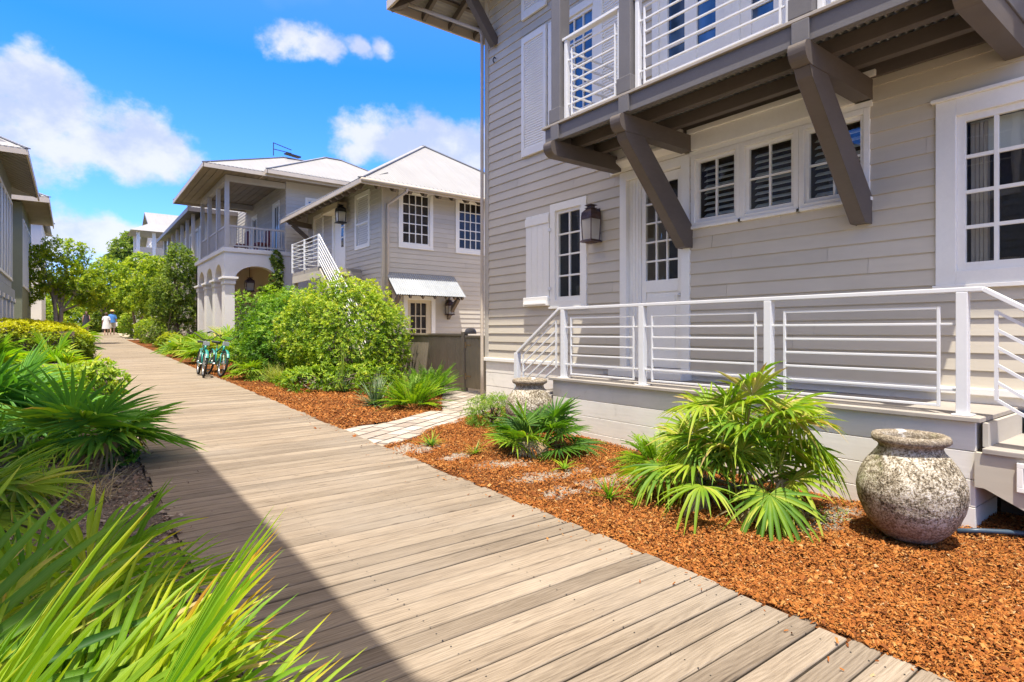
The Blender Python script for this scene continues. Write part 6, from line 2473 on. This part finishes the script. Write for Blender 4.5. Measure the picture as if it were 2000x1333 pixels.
for i, (x, y, r, lb) in enumerate(((-2.0, 64, 1.9, 'low bush closing the left of the far bend'), (1.2, 66, 2.2, 'wide low bush straight behind the walking people'), (4.2, 60, 1.8, 'low bush right of the walking people under the trees'))):
    shrub('far_bush', lb, [(x, y, gz(y)+r*.7, r*1.3, r, r*.9), (x+r*.8, y+.5, gz(y)+r*.6, r, r, r*.8)], 1300, .24, 'tree_leaf', 140+i, 6, .45, 1.2, group='low bushes closing the end of the walk')
BK = 'background trees closing the end of the walk'
for i, (x, y, z, r, lb) in enumerate(((-3.5, 66, 5.2, 3.4, 'background tree behind the oak'), (1.5, 74, 6.0, 3.8, 'tallest background tree over the end of the walk'), (7.0, 72, 6.2, 3.4, 'background tree below the white gabled house'),
                                      (4.0, 64, 3.4, 2.6, 'low background tree behind the walking people'), (-2.9, 58, 3.0, 2.0, 'low leafy tree at the left of the far bend'), (7.4, 52, 5.0, 2.2, 'tree between grey gallery house and gabled house'))):
    tree('background_tree', lb, x, y, z+r*.4, [(x, y, z, r, r*.8, r*.55), (x-r*.6, y, z-r*.4, r*.6, r*.6, r*.5), (x+r*.6, y, z-r*.35, r*.6, r*.6, r*.5), (x, y, z-r*.7, r*.9, r*.7, r*.5)],
         2200, .26, 'tree_leaf' if i % 2 == 0 else 'tree_leaf_dark', 121+i, .16, 2, 'bark_pale', group=BK)


# ------------------------------------------------------------------ urns
def urn(x, y, z, label, rot, scale=1.0):
    t = MB()
    pr = [(.13, 0), (.165, .004), (.20, .03), (.255, .085), (.30, .15), (.330, .22), (.347, .29), (.350, .345), (.342, .40), (.322, .455), (.290, .510), (.252, .560), (.215, .598),
          (.203, .618), (.200, .632), (.210, .648), (.238, .660), (.250, .674), (.250, .695), (.240, .712), (.222, .718), (.195, .712), (.180, .69), (.17, .63), (.20, .55)]
    seg = 64
    # denser profile so that the pitted skin can be modelled
    P = [pr[0]]
    for a, b in zip(pr, pr[1:]):
        n = max(1, int(math.hypot(b[0]-a[0], b[1]-a[1])/.016))
        for i in range(1, n+1):
            P.append((a[0]+(b[0]-a[0])*i/n, a[1]+(b[1]-a[1])*i/n))
    t.lathe((0, 0, 0), P, seg)
    rn = np.random.RandomState(int(rot*100))
    from mathutils import noise as mn
    vv = []
    for p in t.v:
        v = Vector(p)
        d = mn.noise(v*6+Vector((rot, 0, 0)))*.006+mn.noise(v*26)*.0035+mn.noise(v*60)*.0018
        r = math.hypot(p[0], p[1])
        k = 1+d/max(r, .05)
        vv.append((p[0]*k*scale*.93, p[1]*k*scale*.93, (p[2]+d*.4)*scale))
    t.v = [(p[0]+x, p[1]+y, p[2]+z) for p in vv]
    o = t.build('urn', 'lichen_stone', None, smooth=True, loc=(x, y, z))
    return props(o, label, 'urn')


urn(4.63, 1.52, .025, 'big round lichen spotted stone urn on the mulch by the right end of the porch', 1.0)
urn(4.88, 6.02, .10, 'stone urn half hidden behind the spreading palmetto at the left end of the porch', 4.2)
m = MB()
m.tube([(5.02, 1.36, .03), (5.10, 1.25, .045), (5.2, 1.12, .05), (5.36, .93, .045), (5.5, .7, .045)], .017, 10)
o = m.build('drain_pipe', 'pipe_blue', None, smooth=True, loc=(5.02, 1.36, .03))
props(o, 'blue grey plastic pipe lying on the ground under the right hand steps', 'pipe')
m = MB()
m.tube([(5.34, .955, .045), (5.40, .873, .045)], .026, 10)
m.build('coupling', 'black_rubber', o, smooth=True)

# ------------------------------------------------------------------ path light
y = 28.6
t = thing('path_light', 'small green path light beside the boardwalk beyond the bicycles', 'path light', (3.35, y, gz(y)))
m = MB()
m.lathe((3.35, y, gz(y)), [(.07, 0), (.07, .03), (.045, .04), (.045, .24), (.075, .26), (.075, .30)], 12)
m.build('body', 'lamp_green', t, smooth=False)
m = MB()
m.lathe((3.35, y, gz(y)), [(.05, .30), (.05, .40)], 12)
m.build('lens', 'galvanised', t, smooth=True)
m = MB()
m.lathe((3.35, y, gz(y)), [(.10, .40), (.09, .43), (.04, .48), (.01, .49)], 12)
m.build('lamp_cap', 'lamp_green', t, smooth=True)


# ------------------------------------------------------------------ bicycles (cruisers seen from the front)
def bicycle(x, y, rz, lean, steer, label, basket_tag):
    """built along +X (front wheel ahead), then turned, leaned and set on the ground"""
    t = thing('bicycle', label, 'bicycle', (0, 0, 0), 'teal cruiser bicycles parked at the boardwalk edge')
    R = .33
    wb = 1.08
    f, r = Vector((wb/2, 0, R)), Vector((-wb/2, 0, R))
    def tor(c, rad, th, name, mat, parent, seg=40):
        m = MB()
        m.tube([c+Vector((math.cos(a)*rad, 0, math.sin(a)*rad)) for a in [2*PI*i/seg for i in range(seg+1)]], th, 8, cap=False)
        return m.build(name, mat, parent, smooth=True)
    kids = []
    for c, nm in ((f, 'wheel'), (r, 'wheel')):
        w = MB()
        w.tube([c+Vector((0, -.05, 0)), c+Vector((0, .05, 0))], .022, 8)
        for i in range(18):
            a = 2*PI*i/18
            w.tube([c+Vector((0, .02*(-1)**i, 0)), c+Vector((math.cos(a)*(R-.045), 0, math.sin(a)*(R-.045)))], .0025, 3, cap=False)
        wo = w.build(nm, 'chrome', t)
        tor(c, R-.025, .027, 'tyre', 'black_rubber', wo)
        tor(c, R-.058, .012, 'rim', 'chrome', wo)
        m = MB()
        seg = 14
        rr = R+.025
        a0, a1 = (.15*PI, .85*PI) if c is f else (.2*PI, 1.02*PI)
        for i in range(seg):
            p, q = a0+(a1-a0)*i/seg, a0+(a1-a0)*(i+1)/seg
            for s0, s1, h0, h1 in ((-.032, 0, -.012, 0), (0, .032, 0, -.012)):
                m.quad(c+Vector((math.cos(p)*(rr+h0), s0, math.sin(p)*(rr+h0))), c+Vector((math.cos(q)*(rr+h0), s0, math.sin(q)*(rr+h0))),
                       c+Vector((math.cos(q)*(rr+h1), s1, math.sin(q)*(rr+h1))), c+Vector((math.cos(p)*(rr+h1), s1, math.sin(p)*(rr+h1))))
        m.build('mudguard', 'teal_paint', t, smooth=True)
    bb = Vector((-.06, 0, .30))
    st = Vector((-.22, 0, .70))
    hd0, hd1 = Vector((.36, 0, .60)), Vector((.33, 0, .80))
    m = MB()
    m.tube([hd1, Vector((.1, 0, .72)), Vector((-.18, 0, .62)), r+Vector((0, 0, .0))], .020, 8)
    m.tube([hd0, Vector((.15, 0, .42)), bb], .022, 8)
    m.tube([bb, st], .018, 8)
    m.tube([hd0, hd1], .026, 8)
    for s in (-1, 1):
        m.tube([bb, r+Vector((0, .06*s, 0))], .012, 6)
        m.tube([hd0+Vector((.0, 0, 0)), Vector((.40, .055*s, .55)), f+Vector((0, .06*s, 0))], .015, 6)
    m.build('frame', 'teal_paint', t, smooth=True)
    m = MB()
    m.tube([hd1, Vector((.315, 0, .90))], .014, 8)
    m.tube([Vector((.315, 0, .90)), Vector((.36, 0, .92))], .018, 8)
    m.tube([st, st+Vector((-.03, 0, .12))], .014, 8)
    m.build('stem', 'chrome', t, smooth=True)
    m = MB()
    for s in (-1, 1):
        m.tube([Vector((.36, 0, .92)), Vector((.37, .10*s, .93)), Vector((.33, .24*s, 1.05)), Vector((.20, .33*s, 1.08)), Vector((.02, .36*s, 1.04))], .0115, 8)
    hb = m.build('handlebar', 'black_iron', t, smooth=True)
    m = MB()
    for s in (-1, 1):
        m.tube([Vector((.16, .342*s, 1.07)), Vector((.02, .36*s, 1.04))], .018, 8)
    m.build('grip', 'black_rubber', hb, smooth=True)
    m = MB()
    sp = st+Vector((-.03, 0, .13))
    m.hexa([sp+Vector(v) for v in ((-.14, -.12, 0), (.15, -.025, .01), (.15, .025, .01), (-.14, .12, 0), (-.15, -.13, .06), (.16, -.02, .055), (.16, .02, .055), (-.15, .13, .06))])
    m.build('saddle', 'grey_leather', t, bevel=.02, smooth=True)
    m = MB()
    m.box(.40, .47, -.07, .07, .78, .88)
    m.build('number_plate', 'galvanised', t, bevel=.006)
    m = MB()
    m.tube([bb+Vector((0, -.07, 0)), bb+Vector((0, .07, 0))], .02, 8)
    for s in (-1, 1):
        e = bb+Vector((.10*s, .085*s, -.13*s))
        m.tube([bb+Vector((0, .075*s, 0)), e], .010, 6)
    m.tube([bb+Vector((0, .05, 0))+Vector((math.cos(a)*.09, 0, math.sin(a)*.09)) for a in [2*PI*i/20 for i in range(21)]], .008, 5, cap=False)
    pc = m.build('crank', 'chrome', t, smooth=True)
    m = MB()
    for s in (-1, 1):
        e = bb+Vector((.10*s, .085*s, -.13*s))
        m.box(e.x-.045, e.x+.045, min(e.y, e.y+.10*s), max(e.y, e.y+.10*s), e.z-.012, e.z+.012)
    m.build('pedal', 'black_rubber', pc)
    m = MB()
    m.tube([bb+Vector((-.03, .06, -.02)), bb+Vector((-.10, .20, -.30))], .009, 6)
    m.build('kickstand', 'chrome', t, smooth=True)
    t.location = (x, y, gz(y)+.004)
    t.rotation_euler = (lean, 0, rz)
    return t


# fronts point towards the viewer (down the walk, -Y)
bicycle(2.60, 16.45, -PI/2-.05, -.10, 0, 'upright teal cruiser bicycle on the boardwalk edge, nearer the middle of the walk', 1)
bicycle(2.88, 16.35, -PI/2+.10, -.20, 0, 'teal cruiser bicycle leaning into the palmettos behind the upright one', 1)


# ------------------------------------------------------------------ people far down the walk
def skin_figure(name, parent, joints, edges, radii, mat, sub=1):
    off = ROOT[parent.name]
    me = bpy.data.meshes.new(name)
    me.from_pydata([tuple(Vector(j)) for j in joints], edges, [])
    o = link_mesh(name, me, parent)
    md = o.modifiers.new('skin', 'SKIN')
    for v, r in zip(me.skin_vertices[0].data, radii):
        v.radius = r if isinstance(r, tuple) else (r, r)
    me.skin_vertices[0].data[0].use_root = True
    sb = o.modifiers.new('sub', 'SUBSURF')
    sb.levels = sb.render_levels = sub
    me.materials.append(MATS[mat])
    for p in me.polygons:
        p.use_smooth = True
    return o


def person(x, y, h, rz, label, shirt, skirt, hair, dress, hat=None, stride=.10, bag=False):
    """walking figure seen from behind; local frame: +Y is the way the person walks"""
    z = gz(y)+.004
    t = thing('person', label, 'person', (x, y, z), 'people walking away along the boardwalk')
    t.rotation_euler = (0, 0, rz)
    k = h/1.75
    def J(a, b, c):
        return (a*k, b*k, c*k)
    s = stride
    jt = [J(0, 0, .95), J(0, 0, 1.12), J(0, .01, 1.32), J(0, .015, 1.44), J(0, .02, 1.50), J(0, .03, 1.62), J(0, .03, 1.71),
          J(.10, 0, .92), J(.10, s, .50), J(.10, s*1.1-.03, .09), J(.10, s*1.1+.12, .03),
          J(-.10, 0, .92), J(-.10, -s*.4, .50), J(-.10, -s*1.6, .12), J(-.10, -s*1.6+.10, .03),
          J(.17, .01, 1.40), J(.22, -.03, 1.13), J(.23, .06, .90), J(.225, .10, .80),
          J(-.17, .01, 1.40), J(-.22, .02, 1.13), J(-.23, .10, .92), J(-.225, .15, .83)]
    ed = [(0, 1), (1, 2), (2, 3), (3, 4), (4, 5), (5, 6), (0, 7), (7, 8), (8, 9), (9, 10), (0, 11), (11, 12), (12, 13), (13, 14), (2, 15), (15, 16), (16, 17), (17, 18), (2, 19), (19, 20), (20, 21), (21, 22)]
    rd = [.13, .115, .135, .08, .05, .085, .07, .09, .058, .036, .028, .09, .058, .036, .028, .055, .042, .032, .026, .055, .042, .032, .026]
    skin_figure('body', t, jt, ed, [r*k for r in rd], 'skin')
    # clothing: lofted rings round the trunk
    def loft(name, rings, mat):
        m = MB()
        n = 16
        pr = None
        for zc, rx, ry, yc in rings:
            i = m.addv([(x+math.cos(2*PI*j/n)*rx*k*(1+.03*math.sin(j*5)), y+(yc+math.sin(2*PI*j/n)*ry)*k, z+zc*k) for j in range(n)])
            if pr is not None:
                for j in range(n):
                    m.f.append((pr+j, pr+(j+1) % n, i+(j+1) % n, i+j))
            pr = i
        return m.build(name, mat, t, smooth=True)
    if dress:
        loft('dress', [(dress[0], .27, .22, .01), (.75, .24, .19, 0), (.98, .20, .165, 0), (1.15, .165, .14, 0), (1.32, .19, .15, .01), (1.42, .19, .12, .01), (1.47, .10, .09, .02)], dress[1])
    else:
        loft('shirt', [(.88, .20, .165, 0), (1.05, .185, .15, 0), (1.2, .185, .145, 0), (1.36, .205, .15, .01), (1.44, .18, .12, .01), (1.49, .09, .09, .02)], shirt)
        for sx, yy in ((.10, s), (-.10, -s*.4)):
            m = MB()
            m.tube([(x+sx*k*.8, y, z+.97*k), (x+sx*k, y+yy*.5*k, z+.72*k), (x+sx*k*1.05, y+yy*.9*k, z+.50*k)], [.115*k, .105*k, .095*k], 10, cap=False)
            m.build('shorts', skirt, t, smooth=True)
    if not dress or shirt:
        for sx, e in ((.17, (.225, -.02, 1.16)), (-.17, (-.225, .02, 1.16))):
            m = MB()
            m.tube([(x+sx*k*.85, y+.01*k, z+1.42*k), (x+e[0]*k, y+e[1]*k, z+e[2]*k)], [.075*k, .062*k], 8, cap=False)
            m.build('sleeve', shirt, t, smooth=True)
    m = MB()
    m.lathe((x, y+.015*k, z+1.52*k), [(.02*k, .0), (.085*k, .03*k), (.105*k, .11*k), (.098*k, .18*k), (.06*k, .225*k), (.01*k, .235*k)], 14)
    if hair[1]:
        m.tube([(x, y-.06*k, z+1.66*k), (x, y-.10*k, z+1.52*k), (x, y-.10*k, z+1.36*k)], [.07*k, .075*k, .03*k], 8)
    m.build('hair', hair[0], t, smooth=True)
    if hat:
        m = MB()
        m.lathe((x, y+.02*k, z+1.68*k), [(.19*k, .0), (.19*k, .012*k), (.105*k, .02*k), (.10*k, .09*k), (.06*k, .115*k), (.01*k, .12*k)], 18)
        m.build('hat', hat, t, smooth=True)
    if bag:
        m = MB()
        m.box(x+.20*k, x+.34*k, y-.16*k, y+.12*k, z+.60*k, z+.88*k)
        b = m.build('bag', 'cloth_white', t, bevel=.03)
        props(b, 'pale shoulder bag')
    return t


person(2.03, 52.0, 1.68, .03, 'person in a white knee length dress walking away beside the one in blue', 'cloth_white', None, ('hair_brown', False), (.50, 'cloth_white'))
person(2.42, 52.6, 1.84, -.03, 'person in a blue shirt and pale shorts with a straw hat carrying a pale bag', 'cloth_blue', 'cloth_khaki', ('hair_brown', False), None, 'straw', bag=True)
person(.92, 56.5, 1.70, .1, 'person with long brown hair in a dark dress farthest down the walk', None, None, ('hair_brown', True), (.42, 'cloth_black'))

# anything the fast mesh path left with stray custom properties on parts is tidied here: only things carry categories
for o in SC.objects:
    if o.parent is not None and 'category' in o.keys():
        del o['category']
